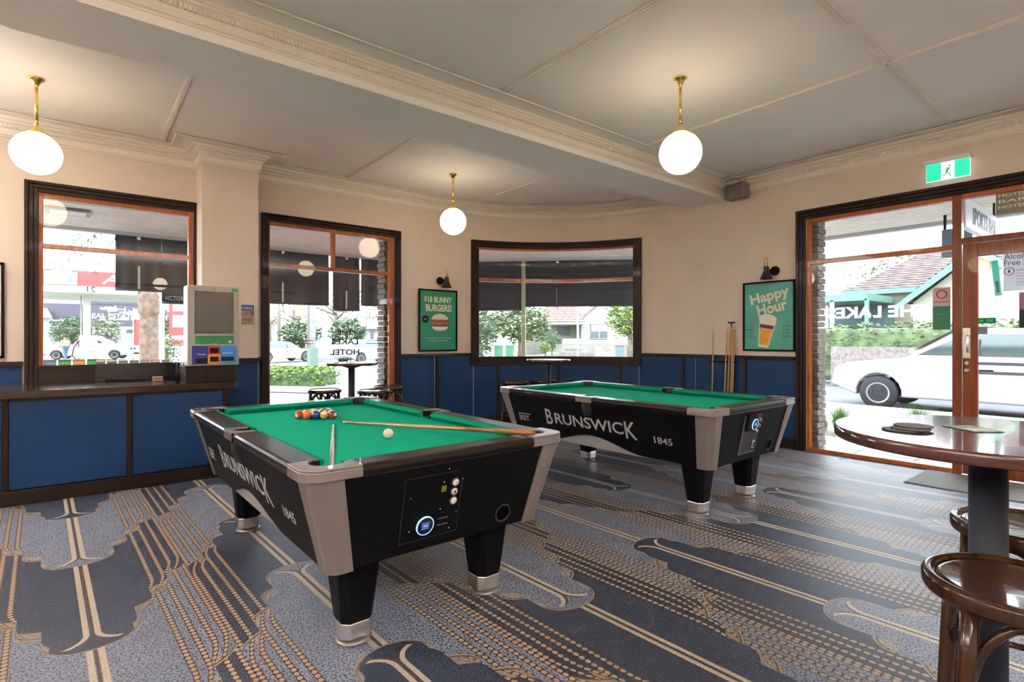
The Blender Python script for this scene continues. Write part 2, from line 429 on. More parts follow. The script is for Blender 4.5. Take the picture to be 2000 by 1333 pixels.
# north wall (pieces around two windows)
W1 = (-0.29, 1.02, 0.90, 2.775); W2 = (1.82, 3.49, 0.06, 2.785); T2_ = 2.885
wn = MB()
for a, b in (((XW, YN, 0), (W1[0], YN + TH, ZC)), ((W1[0], YN, 0), (W1[1], YN + TH, W1[2])), ((W1[0], YN, W1[3]), (W1[1], YN + TH, ZC)),
             ((W1[1], YN, 0), (W2[0], YN + TH, ZC)), ((W2[0], YN, -.1), (W2[1], YN + TH, W2[2])), ((W2[0], YN, W2[3]), (W2[1], YN + TH, ZC)),
             ((W2[1], YN, 0), (4.147, YN + TH, ZC)), ((1.05, 6.62, 0), (1.62, YN, ZC))): wn.box(a, b)
wall_n = tag(wn.build('wall_north', CREAM), kind='structure')
wc = MB(); A0, A1 = 20.3, 74.7
for a0, a1, z0, z1 in ((0, A0, 0, ZC), (A1, 90, 0, ZC), (A0, A1, 0, 1.02), (A0, A1, 2.80, ZC)): wc.band(CC, a0, a1, RC, RC + TH, z0, z1)
wall_c = tag(wc.build('wall_corner', CREAM), kind='structure')
D0, D1 = 2.81, 0.30             # glazing and door opening on the east wall: y from D0 down to D1
we = MB()
for a, b in (((XE, D0, 0), (XE + TH, 4.30, ZC)), ((XE, -1.2, 2.79), (XE + TH, D0, ZC)), ((XE, YS, 0), (XE + TH, -1.2, ZC))): we.box(a, b)
wall_e = tag(we.build('wall_east', CREAM), kind='structure')
wall_w = tag(MB().box((XW - .3, YS, 0), (XW, YN + TH, ZC)).build('wall_west', CREAM), kind='structure')
wall_s = tag(MB().box((XW, YS - .3, 0), (XE + TH, YS, ZC)).build('wall_south', CREAM), kind='structure')

# ---- wainscot: blue panels, dark battens, dado rail and base, children of their wall
def wain_arc(a0, a1, z1, battens, base=True, dado=True):
    bs = sorted([a0] + [b for b in battens if a0 < b < a1] + [a1])
    for p, q in zip(bs[:-1], bs[1:]):
        MB().band(CC, p + .15, q - .15, RC - .012, RC + .01, 0.12, z1).build('panel', NAVY, wall_c)
    for b_ in battens:
        if a0 <= b_ <= a1: MB().band(CC, b_ - .45, b_ + .45, RC - .028, RC + .005, 0.1, z1, 2).build('batten', DTRIM, wall_c)
    if dado: MB().band(CC, a0, a1, RC - .04, RC + .01, 1.085, 1.13).build('dado_rail', DTRIMY, wall_c)
BAT = [89.0, 67.3, 46.3, 25.1, 4.2]
wain_arc(A1 + 1.3, 90, 1.09, BAT); wain_arc(0, A0 - 1.3, 1.09, BAT); wain_arc(A0 - 1.3, A1 + 1.3, 0.945, BAT, dado=False)
MB().band(CC, 0, 90, RC - .03, RC + .01, 0, 0.13).build('baseboard', DTRIMY, wall_c)
def wain(par, p0, p1, nrm, z1, battens, dado=True):
    """straight wainscot from plan point p0 to p1 with inward normal nrm; battens as distances from p0"""
    p0 = Vector(p0); p1 = Vector(p1); d = (p1 - p0); L = d.length; d.normalize(); n = Vector(nrm)
    def seg(a, b, t, z0, z1_, name, m):
        q = [p0 + d * a - n * .005, p0 + d * b - n * .005, p0 + d * b + n * t, p0 + d * a + n * t]
        return MB().prism([tuple(v) for v in q], z0, z1_).build(name, m, par)
    bs = [0] + list(battens) + [L]
    for a, b in zip(bs[:-1], bs[1:]): seg(a + .008, b - .008, .012, .12, z1 - .02, 'panel', NAVY)
    for b_ in battens: seg(b_ - .021, b_ + .021, .028, .1, z1 - .02, 'batten', DTRIM)
    if dado: seg(0, L, .04, z1 - .045, z1, 'dado_rail', DTRIMY)
    seg(0, L, .03, 0, .13, 'baseboard', DTRIMY)
wain(wall_e, (XE, 4.30), (XE, 2.93), (-1, 0), 1.13, [0.73])
wain(wall_n, (3.59, YN), (4.147, YN), (0, -1), 1.13, [])
wain(wall_n, (1.05, 6.62), (1.62, 6.62), (0, -1), 1.13, [])
wain(wall_n, (XW, YN), (-0.40, YN), (0, -1), 1.13, [1.0, 2.2])
wain(wall_n, (1.62, YN), (1.74, YN), (0, -1), 1.13, [])
wain(wall_w, (XW, 0.5), (XW, 2.2), (1, 0), 1.13, [])
# baseboard_east piece beside the glazing comes with the wainscot above

# ---- windows 1 and 2
BR = mat('grey_brown_brick', (0.20, 0.165, 0.15), 0.8, noise=(12, 0.35), bump=(60, .2))
def moulding(par, x0, x1, z0, z1, y, w=0.10, bottom=True):
    """stepped dark architrave around an opening on a wall whose face is at y, room towards -y"""
    mb = MB()
    for k, (o0, o1, t) in enumerate(((0, .035, .022), (.035, .07, .034), (.07, w, .048))):
        for a, b in (((x0 - o1, y - t, z0 - (o1 if bottom else 0)), (x0 - o0, y, z1 + o1)), ((x1 + o0, y - t, z0 - (o1 if bottom else 0)), (x1 + o1, y, z1 + o1)), ((x0 - o0, y - t, z1 + o0), (x1 + o0, y, z1 + o1))): mb.box(a, b)
        if bottom: mb.box((x0 - o0, y - t, z0 - o1), (x1 + o0, y, z0 - o0))
    return mb.build('architrave', DTRIM, par, bevel=0.004, seg=1)
def bars(par, lst, m=JARRAH, name='sash'):
    out = []
    for i, (a, b) in enumerate(lst):
        e = .0012 * i; out.append(MB().box((a[0] + e * .3, a[1] + e, a[2] + e * .3), (b[0] - e * .3, b[1] - e, b[2] - e * .3)).build(name, m, par, bevel=0.004, seg=1))
    return out
win1 = struct('window_1'); moulding(win1, W1[0], W1[1], W1[2], W1[3], YN, bottom=False)
y0, y1 = YN + .01, YN + .075
bars(win1, [((W1[0], y0, W1[2]), (W1[0] + .035, y1, W1[3])), ((W1[1] - .045, y0, W1[2]), (W1[1], y1, W1[3])), ((W1[0], y0, W1[3] - .045), (W1[1], y1, W1[3])),
            ((W1[0], y0, 2.235), (W1[1], y1, 2.285))])
MB().box((W1[0], YN - .03, W1[2]), (W1[1], YN + .2, 1.085)).build('sill', DTRIMY, win1)
for z0, z1 in ((1.085, 2.235), (2.285, 2.735)): MB().box((W1[0] + .03, YN + .04, z0), (W1[1] - .04, YN + .046, z1)).build('pane', GLASS, win1)
win2 = struct('window_2'); moulding(win2, W2[0], W2[1], W2[2], W2[3], YN, w=.09, bottom=False)
bars(win2, [((W2[0], y0, .06), (W2[0] + .02, y1, W2[3])), ((W2[1] - .07, y0, .06), (W2[1], y1, W2[3])), ((W2[0], y0, W2[3] - .045), (W2[1], y1, W2[3])),
            ((W2[0], y0, 2.235), (W2[1], y1, 2.285)), ((2.60, y0, 2.285), (2.655, y1, 2.745)), ((W2[0], y0, .06), (W2[1], y1, .16))])
for x0, x1, z0, z1 in ((1.84, 3.42, .16, 2.235), (1.84, 2.60, 2.285, 2.74), (2.655, 3.42, 2.285, 2.74)): MB().box((x0, YN + .04, z0), (x1, YN + .046, z1)).build('pane', GLASS, win2)
# brick reveals outside (individual bricks share one mesh)
bk = MB().box((-.055, -.11, -.033), (.055, .11, .033)).build('brick', BR, wall_n, bevel=.004, seg=1); first = [True]
def brick(par, loc, rz):
    if first[0]: o = bk; first[0] = False
    else: o = bk.copy(); COL.objects.link(o)
    o.parent = par; o.location = loc; o.rotation_euler = (0, 0, rz)
for i in range(36):
    brick(wall_n, (3.44, YN + .19 + (.03 if i % 2 else 0), 0.05 + i * .076), 0)
for i in range(38):
    brick(wall_e, (XE + .20 + (.03 if i % 2 else 0), D0 - .035, 0.0 + i * .076), PI / 2)
# ---- window 3, curved
win3 = struct('window_3'); mb = MB()
zb, zt = 1.035, 2.785
for o0, o1, t in ((0, .035, .022), (.035, .07, .034), (.07, .10, .048)):
    k = math.degrees(1 / RC)
    mb.band(CC, A0 - o1 * k, A1 + o1 * k, RC - t, RC + .01, zt + o0, zt + o1)
    mb.band(CC, A0 - o1 * k, A1 + o1 * k, RC - t, RC + .01, zb - o1, zb - o0)
    mb.band(CC, A0 - o1 * k, A0 - o0 * k, RC - t, RC + .01, zb - o0, zt + o0, 2)
    mb.band(CC, A1 + o0 * k, A1 + o1 * k, RC - t, RC + .01, zb - o0, zt + o0, 2)
mb.build('architrave', DTRIM, win3)
MB().band(CC, A0, A1, RC + .0, RC + .08, zt - .028, zt + .01).build('sash', JARRAH, win3); MB().band(CC, A0, A1, RC, RC + .08, zb - .01, zb + .035).build('sash', DTRIM, win3)
MB().band(CC, A0, A1, RC + .01, RC + .07, 2.25, 2.305).build('sash', JARRAH, win3)
for a in (A0, A1 - .8): MB().band(CC, a, a + .8, RC + .0, RC + .08, zb, zt, 2).build('sash', DTRIM, win3)
for z0, z1 in ((zb + .03, 2.25), (2.305, zt - .02)):
    g = MB().band(CC, A0, A1, RC + .035, RC + .041, z0, z1, 36); g.sm = [True] * len(g.sm); g.build('pane', GLASS, win3)
# ---- east glazing and door
win4 = struct('window_4'); mb = MB(); x = XE
for o0, o1, t in ((0, .035, .022), (.035, .07, .034), (.07, .105, .05)):
    mb.box((x - t, D0 + o0, 0), (x, D0 + o1, 2.785 + o1)); mb.box((x - t, -1.2, 2.785 + o0), (x, D0 + o0, 2.785 + o1))
mb.build('architrave', DTRIM, win4, bevel=.004, seg=1)
xa, xb_ = XE + .01, XE + .085
bars(win4, [((xa, D0 - .035, 0), (xb_, D0, 2.785)), ((xa, -1.2, 2.735), (xb_, D0, 2.785)), ((xa, 1.40, 2.235), (xb_, D0, 2.29)), ((xa, 1.40, 0.0), (xb_, D0, 0.045))])
MB().box((xa - .005, 1.352, 0), (xb_ + .02, 1.425, 2.785)).build('mullion', DOORW, win4, bevel=.004, seg=1)
MB().box((xa - .003, -1.2, 2.29), (xb_ + .01, 1.36, 2.345)).build('transom', DOORW, win4, bevel=.004, seg=1)
MB().box((xa, -1.2, 0), (xb_, .28, 2.29)).build('side_panel', DOORW, win4)
for a, b in (((0, 1.42, .04), (0, D0 - .03, 2.24)), ((0, 1.42, 2.285), (0, D0 - .03, 2.74)), ((0, -1.2, 2.34), (0, 1.355, 2.74))):
    MB().box((XE + .04, a[1], a[2]), (XE + .046, b[1], b[2])).build('pane', GLASS, win4)
door = struct('door_1'); dx0, dx1 = XE + .02, XE + .066; dy0, dy1 = 1.345, .28
for a, b in (((dx0, dy0 - .115, .01), (dx1, dy0, 2.285)), ((dx0, dy1, .01), (dx1, dy1 + .115, 2.285)), ((dx0 + .001, dy1 + .114, 2.155), (dx1 - .001, dy0 - .114, 2.284)), ((dx0 + .001, dy1 + .114, .011), (dx1 - .001, dy0 - .114, .26))):
    MB().box(a, b).build('stile', DOORW, door, bevel=.004, seg=1)
MB().box((XE + .04, dy1 + .11, .25), (XE + .046, dy0 - .11, 2.16)).build('pane', GLASS, door)
pl = MB().box((dx0 - .004, 1.285, 1.155), (dx0, 1.345, 1.455)).build('pull_plate', CHROME, door, bevel=.002, seg=1)
MB().tube([(dx0, 1.30, 1.22), (dx0 - .045, 1.30, 1.22), (dx0 - .05, 1.30, 1.235), (dx0 - .05, 1.30, 1.365), (dx0 - .045, 1.30, 1.38), (dx0, 1.30, 1.38)], .009, 8).build('pull_handle', CHROME, pl)
for zz in (1.108, 1.035): MB().lathe([(.026, 0), (.026, .01), (.016, .014), (.016, .018)], 20, M=frame((dx0, 1.315, zz), (0, -1, 0), (0, 0, 1))).build('lock_cylinder', CHROME, door)
# lower mat well at the door
mt = MB().box((6.02, -.4, 0), (6.79, 1.62, .006)); mat_o = mt.build('door_mat', mat('grey_ribbed_mat', (0.10, 0.11, 0.11), .7), None)
tag(mat_o, 'grey ribbed entrance mat on the carpet in front of the timber door', 'mat')
rb = MB()
for i in range(25): rb.box((6.03 + i * .03, -.39, .006), (6.045 + i * .03, 1.61, .012))
tag(rb.build('rib', mat('mat_rib', (0.16, 0.17, 0.17), .6), mat_o), kind='stuff')
mat_o['label'] = 'grey ribbed entrance mat on the carpet in front of the timber door'
# ------------------------------------------------------------------ pendant lamps
GLOBE = mat('opal_glass_lit', (0.9, 0.88, 0.82), .3, emis=(1.0, 0.80, 0.56), estr=GLOBE_STRENGTH)
def make_pendant(loc, label, group):
    t = thing('pendant_lamp', label, 'lamp', loc, 0, group)
    MB().lathe([(.052, 0), (.055, -.006), (.048, -.012), (.03, -.03), (.026, -.04), (.016, -.055), (.012, -.062)][::-1], 24).build('ceiling_rose', BRASS, t)
    MB().cyl((0, 0, -.06), (0, 0, -.38), .0115, n=12).build('rod', BRASS, t)
    MB().lathe([(.014, -.36), (.017, -.368), (.014, -.376), (.016, -.385), (.024, -.40), (.045, -.42), (.062, -.432), (.068, -.437), (.068, -.447)][::-1], 28).build('fitter', BRASS, t)
    MB().sphere((0, 0, -.60), .165, 40, 24).build('globe_shade', GLOBE, t)
    return t
pend = make_pendant((-.25, 5.74, ZC), 'brass pendant lamp with round white globe above the betting counter', 'globe pendant lamps')
for loc, lab in (((3.70, 5.76, ZC), 'brass pendant lamp with white globe hanging near the curved window'),
                 ((3.75, 2.50, ZC), 'brass pendant lamp with white globe hanging before the ceiling beam'),
                 ((-.25, 2.5, ZC), 'brass pendant lamp with white globe behind the viewpoint, beam side'),
                 ((-.25, -1.0, ZC), 'brass pendant lamp with white globe at the far back of the room'),
                 ((3.75, -1.0, ZC), 'brass pendant lamp with white globe over the entrance side at the back'),
                 ((1.75, -3.2, ZC), 'brass pendant lamp with white globe against the back windows'),
                 ((-2.9, -1.0, ZC), 'brass pendant lamp with white globe in the back corner'),
                 ((-3.0, 2.5, ZC), 'brass pendant lamp with white globe beside the side windows')):
    dup(pend, loc, 0, lab)

# added unseen fill lights in made-up fittings, put in to brighten the ceiling
def ceiling_fill(loc, L, rz, label, k=1.0):
    t = thing('added_ceiling_fill', label, 'lamp', loc, rz, 'added ceiling fill lights')
    MB().box((-L / 2, -.07, -.03), (L / 2, .07, -.022)).box((-L / 2, -.07, -.03), (L / 2, -.062, .02)).box((-L / 2, .062, -.03), (L / 2, .07, .02)).build('fill_trough', BLACKM, t)
    for s in (-1, 1): MB().cyl((s * L * .45, 0, -.02), (s * L * .45, 0, ZC - loc[2]), .004, n=6).build('fill_hanger', CHROME, t)
    l = bpy.data.lights.new('fill_area', 'AREA'); l.shape = 'RECTANGLE'; l.size = L * .96; l.size_y = .10; l.energy = FILL_STRENGTH * L * k; l.color = (1.0, .97, .93)
    o = bpy.data.objects.new('fill_area', l); COL.objects.link(o); o.parent = t; o.location = (0, 0, -.01); o.rotation_euler = (PI, 0, 0)
ceiling_fill((1.2, -2.2, 2.70), 7.5, 0, 'long added fill light for the ceiling, unseen near the back wall')
ceiling_fill((-3.7, 0.6, 2.70), 4.5, PI / 2, 'added fill light for the ceiling, unseen along the side wall south of the beam')
ceiling_fill((-2.4, 5.6, 2.70), 2.2, PI / 2, 'short added fill light for the ceiling, unseen over the far end of the counter', 2.0)

# ------------------------------------------------------------------ pool tables
FELT = mat('green_baize', (0.0, 0.30, 0.19), .85, noise=(300, .10), bump=(900, .05), spec=.08)
FELTC = mat('green_baize_cushion', (0.001, 0.22, 0.135), .85, noise=(300, .10), spec=.08)
POCK = mat('pocket_leather', (0.012, 0.010, 0.012), .6)
RAILT = wood('black_rail_laminate', (0.010, 0.008, 0.008), (0.016, 0.012, 0.011), .35, axis='Y', coat=.15)
ARCHG = mat('arch_grey_panel', (.30, .30, .31), .45)
GAP = mat('dark_groove', (0.002, 0.002, 0.002), .9, spec=.04)
SCREENB = mat('payment_screen', (.02, .02, .05), .3, emis=(.10, .14, .5), estr=.5)
RING = mat('payment_ring', (.3, .5, .8), .3, emis=(.35, .6, 1.0), estr=.85)
def pool_table(loc, rz, label, kind):
    T = thing('pool_table', label, 'pool table', loc, rz, 'pool tables')
    OW, OL, ZT = .685, 1.205, .845; IW, IL = .57, 1.09; NW, NL = .525, 1.045; ZB = .80
    cx, cy, cr = .553, 1.073, .068; sx_, sr = .600, .060
    def hx(z): return .553 + (z - .398) * .266
    def hy(z): return 1.105 + (z - .398) * .2114
    # bed with pocket openings
    def arc(c, r, a0, a1, n=10): return [(c[0] + r * math.cos(math.radians(a0 + (a1 - a0) * i / n)), c[1] + r * math.sin(math.radians(a0 + (a1 - a0) * i / n))) for i in range(n + 1)]
    B1, B2 = .60, 1.12; poly = []
    poly += arc((cx, cy), cr, -50, -220 + 0, 12) if False else []
    def corner(sx, sy):
        # concave arc around pocket centre, ordered counter clockwise around the bed
        c = (sx * cx, sy * cy); mid = math.degrees(math.atan2(-sy, -sx))
        return arc(c, cr, mid + 100, mid - 100, 14)
    p = []
    p += corner(1, 1); 
    p += [(-.30, B2)]
    p += corner(-1, 1)
    p += arc((-sx_, 0), sr, 90, -90, 10)
    p += corner(-1, -1)
    p += corner(1, -1)
    p += arc((sx_, 0), sr, -90, -270, 10)
    MB().prism(p, ZB - .03, ZB).build('bed_cloth', FELT, T)
    # pocket cups
    for (px_, py_) in [(a * cx, b * cy) for a in (1, -1) for b in (1, -1)] + [(sx_, 0), (-sx_, 0)]:
        r = cr if py_ else sr
        mb = MB(); mb.lathe([(r + .012, ZT - .012), (r, ZT - .006), (r - .003, ZT - .02), (r - .004, ZB - .06), (r * .8, ZB - .115), (.001, ZB - .12), (.001, ZB - .13), (r * .85, ZB - .125), (r + .012, ZB - .06), (r + .012, ZT - .012)], 24, cap=False)
        # keep only the part of the cup outside the play area above the bed
        o = mb.build('pocket', POCK, T); o.location = (px_, py_, 0)
        me = o.data; bm = bmesh.new(); bm.from_mesh(me); dl = []
        for f in bm.faces:
            c = f.calc_center_median(); inward = (-(c.x) * (1 if px_ > 0 else -1)) + ((-(c.y) * (1 if py_ > 0 else -1)) if py_ else 0)
            if c.z > ZB - .035 and inward > (-.01 if py_ else -.02): dl.append(f)
        bmesh.ops.delete(bm, geom=dl, context='FACES'); bm.to_mesh(me); bm.free()
    # rails: six straight lengths, black, with rounded outer nose; cushions green
    rp = [(0.0, .800), (.010, .806), (.014, .820), (.012, .833), (.004, .842), (-.008, ZT), (-.115, ZT), (-.115, .80), (-.06, .78), (0, .79)]
    cp = [(0, ZT - .001), (-.012, ZT - .001), (-.05, ZT - .012), (-.050, ZT - .020), (-.028, ZB + .002), (0, ZB + .002)]
    def rail(axis, s, a, b, ea, eb, rounded=True):
        mb = MB(); base = OW - .012 if axis == 'x' else OL - .012
        vs = []
        for t in (a, b):
            for o, z in rp:
                q = s * (base + o); vs.append((q, t, z) if axis == 'x' else (t, q, z))
        n = len(rp); fs = [(i, (i + 1) % n, n + (i + 1) % n, n + i) for i in range(n)] + [tuple(range(n)), tuple(range(n, 2 * n))]
        mb.add(vs, fs); r = mb.build('rail', RAILT, T, bevel=.002, seg=1)
        vs = []; inn = (IW if axis == 'x' else IL)
        for t, e in ((a, ea), (b, eb)):
            for o, z in cp:
                q = s * (inn + o); tt = t - e * (-o); vs.append((q, tt, z) if axis == 'x' else (tt, q, z))
        n = len(cp); fs = [(i, (i + 1) % n, n + (i + 1) % n, n + i) for i in range(n)] + [tuple(range(n)), tuple(range(n, 2 * n))]
        MB().add(vs, fs).build('cushion', FELTC, r, bevel=.004, seg=2)
    CL = .20
    for s in (1, -1):
        rail('x', s, .065, IL - .075, -.35, 1.0); rail('x', s, -(IL - .075), -.065, -1.0, .35)
        rail('y', s, -(IW - .075), IW - .075, -1.0, 1.0)
    # corner castings: rounded grey caps around each corner pocket
    for sx in (1, -1):
        for sy in (1, -1):
            R = .085; o = .003
            outer = [(OW + o, OL - CL)] + [(OW + o - R + R * math.cos(math.radians(a)), OL + o - R + R * math.sin(math.radians(a))) for a in range(0, 91, 10)] + [(OW - CL - .03, OL + o)]
            inner = [(OW - CL - .03, OL - .115)] + arc((cx, cy), cr + .004, 195 - 35, -70, 16) + [(OW - .115, OL - CL)]
            inner = [(OW - CL - .03, OL - .113)] + [(cx + (cr + .003) * math.cos(math.radians(a)), cy + (cr + .003) * math.sin(math.radians(a))) for a in range(155, -66, -13)] + [(OW - .113, OL - CL)]
            pl = [(x * sx, y * sy) for x, y in outer + inner]
            mb = MB(); mb.prism(pl, .838, ZT + .004)
            po = [(x * sx, y * sy) for x, y in outer]; inn2 = [((x - .03 * (1 if x > OW - .05 else 0)), (y - .03 * (1 if y > OL - .05 else 0))) for x, y in outer][::-1]
            # skirt of the casting
            rr = R - .02
            sk = [(OW - .03, OL - CL)] + [(OW - .03 - rr + rr * math.cos(math.radians(a)), OL - .03 - rr + rr * math.sin(math.radians(a))) for a in range(0, 91, 10)] + [(OW - CL - .03, OL - .03)]
            mb.prism([(x * sx, y * sy) for x, y in outer + sk[::-1]], .797, .8385)
            mb.build('corner_casting', GREYM, T, bevel=.005, seg=3)
            # tapered corner post
            vs = []; N = None
            for z in (.80, .60, .39):
                HX, HY = hx(z), hy(z); w2 = .097 + (z - .39) * .085; r2 = .055
                sec = [(HX + .008, HY - w2)] + [(HX + .008 - r2 + r2 * math.cos(math.radians(a)), HY + .008 - r2 + r2 * math.sin(math.radians(a))) for a in range(0, 91, 15)] + [(HX - w2, HY + .008)]
                ins = [(HX - w2, HY - .02), (HX - .03, HY - .03), (HX - .02, HY - w2)]
                ring = [(x * sx, y * sy, z) for x, y in sec + ins]; N = len(ring); vs += ring
            fs = []
            for k in range(2):
                for i in range(N): fs.append((k * N + i, k * N + (i + 1) % N, (k + 1) * N + (i + 1) % N, (k + 1) * N + i))
            fs += [tuple(range(N)), tuple(range(2 * N, 3 * N))]
            MB().add(vs, fs).build('corner_post', GREYM, T, bevel=.003, seg=2)
    # side castings
    for s in (1, -1):
        a_ = [(sx_ + (sr + .002) * math.cos(math.radians(a)), (sr + .002) * math.sin(math.radians(a))) for a in range(100, -101, -20)]
        pl = [(OW + .003, -.095), (OW + .003, .095), (IW + .0, .095), (IW, .063)] + a_ + [(IW, -.063), (IW + .0, -.095)]
        mb = MB(); mb.prism([(x * s, y) for x, y in pl], .838, ZT + .004)
        mb.prism([(x * s, y) for x, y in [(OW + .003, -.095), (OW + .003, .095), (OW - .02, .095), (OW - .02, -.095)]], .797, .839)
        mb.build('side_casting', GREYM, T, bevel=.004, seg=2)
        MB().box((s * OW - .005, -.0985, .799), (s * OW + .0025, -.0955, .847)).build('casting_joint', GAP, T)
    # aprons
    for s in (1, -1):
        zs0, zs1 = .40, .80
        P3 = lambda x, z, t=0: (x * (hx(z) - .046) / hx(z), s * (hy(z) - t), z)
        vs = [P3(-hx(zs0), zs0), P3(hx(zs0), zs0), P3(hx(zs1), zs1), P3(-hx(zs1), zs1)]; vs += [(x, y - s * .025, z) for x, y, z in vs]
        MB().add(vs, [(0, 1, 2, 3), (4, 5, 6, 7), (0, 1, 5, 4), (1, 2, 6, 5), (2, 3, 7, 6), (3, 0, 4, 7)]).build('end_panel', BLACK, T)
        # side with an arch: strip of quads from arch edge to the top
        ys = []; n = 48; HB = hy(zs0) - .05
        vs = []; fs = []
        def arch(y):
            a = abs(y)
            if a > .52: return zs0
            return zs0 + .098 * (math.cos(PI * a / .52) * .5 + .5) ** .85
        for i in range(n + 1):
            y = -HB + 2 * HB * i / n
            for z in (arch(y), .80):
                yy = y * ((hy(z) - .05) / HB) if z == .80 else y
                for t in (0, .022): vs.append((s * (hx(z) - t), yy, z))
        for i in range(n):
            b = 4 * i
            fs += [(b, b + 4, b + 6, b + 2), (b + 1, b + 3, b + 7, b + 5), (b, b + 1, b + 5, b + 4), (b + 2, b + 6, b + 7, b + 3)]
        MB().add(vs, fs).build('side_panel', BLACK, T)
        vs = []; fs = []
        for i in range(n + 1):
            y = -.54 + 1.08 * i / n; zt_ = arch(y) + .012
            for t in (.012, .020):
                for z in (.388, zt_): vs.append((s * (hx(z) - t), y, z))
        for i in range(n):
            b = 4 * i; fs += [(b, b + 4, b + 5, b + 1), (b + 2, b + 3, b + 7, b + 6), (b, b + 2, b + 6, b + 4), (b + 1, b + 5, b + 7, b + 3)]
        MB().add(vs, fs).build('arch_panel', ARCHG, T)
    MB().box((-.5, -1.04, .60), (.5, 1.04, .765)).build('under_frame', BLACKM, T)
    # legs
    for sx in (1, -1):
        for sy in (1, -1):
            lx, ly = sx * .368, sy * .901
            def sec(h, z, ch=.028): return [(lx + a, ly + b, z) for a, b in ((-h, -h + ch), (-h + ch, -h), (h - ch, -h), (h, -h + ch), (h, h - ch), (h - ch, h), (-h + ch, h), (-h, h - ch))]
            vs = []; zs = ((.112, .61), (.105, .42), (.078, .15), (.072, .096))
            for h, z in zs: vs += sec(h, z)
            fs = [(k * 8 + i, k * 8 + (i + 1) % 8, (k + 1) * 8 + (i + 1) % 8, (k + 1) * 8 + i) for k in range(3) for i in range(8)] + [tuple(range(8)), tuple(range(24, 32))]
            L = MB().add(vs, fs).build('leg', BLACK, T, bevel=.006, seg=2)
            MB().add(sec(.074, .10, .030) + sec(.074, .028, .030), [(i, (i + 1) % 8, 8 + (i + 1) % 8, 8 + i) for i in range(8)] + [tuple(range(8)), tuple(range(8, 16))]).build('steel_collar', CHROME, L, bevel=.004, seg=2)
            M = Matrix.Translation((lx, ly, 0))
            MB().lathe([(.080, 0), (.082, .006), (.072, .014), (.03, .022), (.018, .03)], 28, M=M).build('levelling_foot', GREYM, L)
    # lettering on both long sides
    ta = math.atan(.266); tf = math.atan(.2114)
    for s in (-1, 1):
        sd = T
        right = (0, s, 0); up = (s * math.sin(ta), 0, math.cos(ta))
        def at(v, z): return ((hx(z) + .0015) * s, v * s, z)
        def F(v, z): return frame(at(v, z), right, up)
        z0 = .612 if kind else .585
        o = text('brand_lettering', 'RUNSWIC', .1, F(-.03 , .608), SILVER, sd, width=.80, height=.105, bold=.0012, extrude=.0006)
        text('brand_lettering', 'B', .15, F(-.03 - .475, .613), SILVER, sd, width=.085, height=.15, bold=.001, extrude=.0006)
        text('brand_lettering', 'K', .15, F(-.03 + .475, .603), SILVER, sd, width=.115, height=.15, bold=.001, extrude=.0006)
        text('date_lettering', '1845', .06, F(.745, .560), SILVER, sd, width=.165, height=.055, bold=.0006, extrude=.0006)
        text('date_lettering', 'EST.', .06, F(-.855, .560), SILVER, sd, width=.14, height=.05, bold=.0006, extrude=.0006)
        MB().box((-.085, -.004, 0), (.085, .004, .001), M=F(-.86, .603)).box((-.004, -.075, 0), (.004, .004, .001), M=F(-.941, .603)).build('flourish', SILVER, sd)
    # coin and payment end (towards the viewer)
    def E(x, z, off=.0): return frame((x, -(hy(z) + off), z), (1, 0, 0), (0, -math.sin(tf), math.cos(tf)))
    if kind == 0:
        M = E(-.105, .60)
        for a, b in (((-.15, .145, 0), (.13, .148, .001)), ((-.15, -.155, 0), (.15, -.152, .001)), ((-.15, -.155, 0), (-.147, .148, .001)), ((.147, -.155, 0), (.150, .11, .001))): MB().box(a, b, M=M).build('panel_joint', mat('joint_line', (.03, .03, .032), .4), T)
        for bx, bz in ((.006, .691), (.004, .647), (.006, .603)):
            b_ = MB().lathe([(.016, 0), (.0165, .006), (.012, .009), (.0, .009)], 20, M=E(bx, bz), cap=False).build('push_button', PRINTW, T)
            MB().lathe([(.0205, 0), (.0205, .004), (.017, .006)], 20, M=E(bx, bz), cap=False).build('button_ring', mat('button_ring', (.04, .03, .03), .3), b_)
        text('button_print', '-', .02, E(.006, .691, .0105), BLACK, T); text('button_print', '8', .02, E(.004, .647, .0105), BLACK, T)
        dc = (-.136, .516)
        MB().box((-.012, -.016, 0), (.012, .012, .003), M=E(-.052, .672)).build('credit_display', mat('yellow_digits', (.05, .05, .005), .4, emis=(.25, .25, .03), estr=.25), T)
        for x, z in ((-.219, .655), (-.055, .70), (.045, .70), (.03, .545), (-.035, .76), (-.21, .50), (.0, .47), (-.06, .575)): MB().sphere((0, 0, 0), .004, 8, 6, M=E(x, z)).build('screw', CHROME, T)
        for z in (.528, .498): MB().box((-.028, -.002, 0), (.028, .002, .002), M=E(-.04, z)).build('coin_slot', mat('slot_grey', (.12, .12, .12), .4), T)
        hc = (.318, .475); dr = .044
    else:
        M = E(-.045, .61)
        MB().box((-.13, -.155, 0), (.13, .155, .004), M=M).build('service_panel', mat('service_panel', (.02, .02, .023), .5), T)
        for a, b in (((-.13, -.157, 0), (.13, -.152, .006)), ((-.133, -.155, 0), (-.128, .155, .006))): MB().box(a, b, M=M).build('panel_edge', GREYM, T)
        dc = (-.045, .69)
        MB().box((-.085, -.06, 0), (.05, .075, .018), M=E(-.06, .70)).build('terminal_housing', BLACK, T, bevel=.005)
        for bx, bz in ((.06, .715), (.055, .67), (.035, .625)):
            MB().lathe([(.017, 0), (.017, .012), (.012, .02), (.0, .02)], 20, M=E(bx, bz), cap=False).build('push_button', GREYM, T)
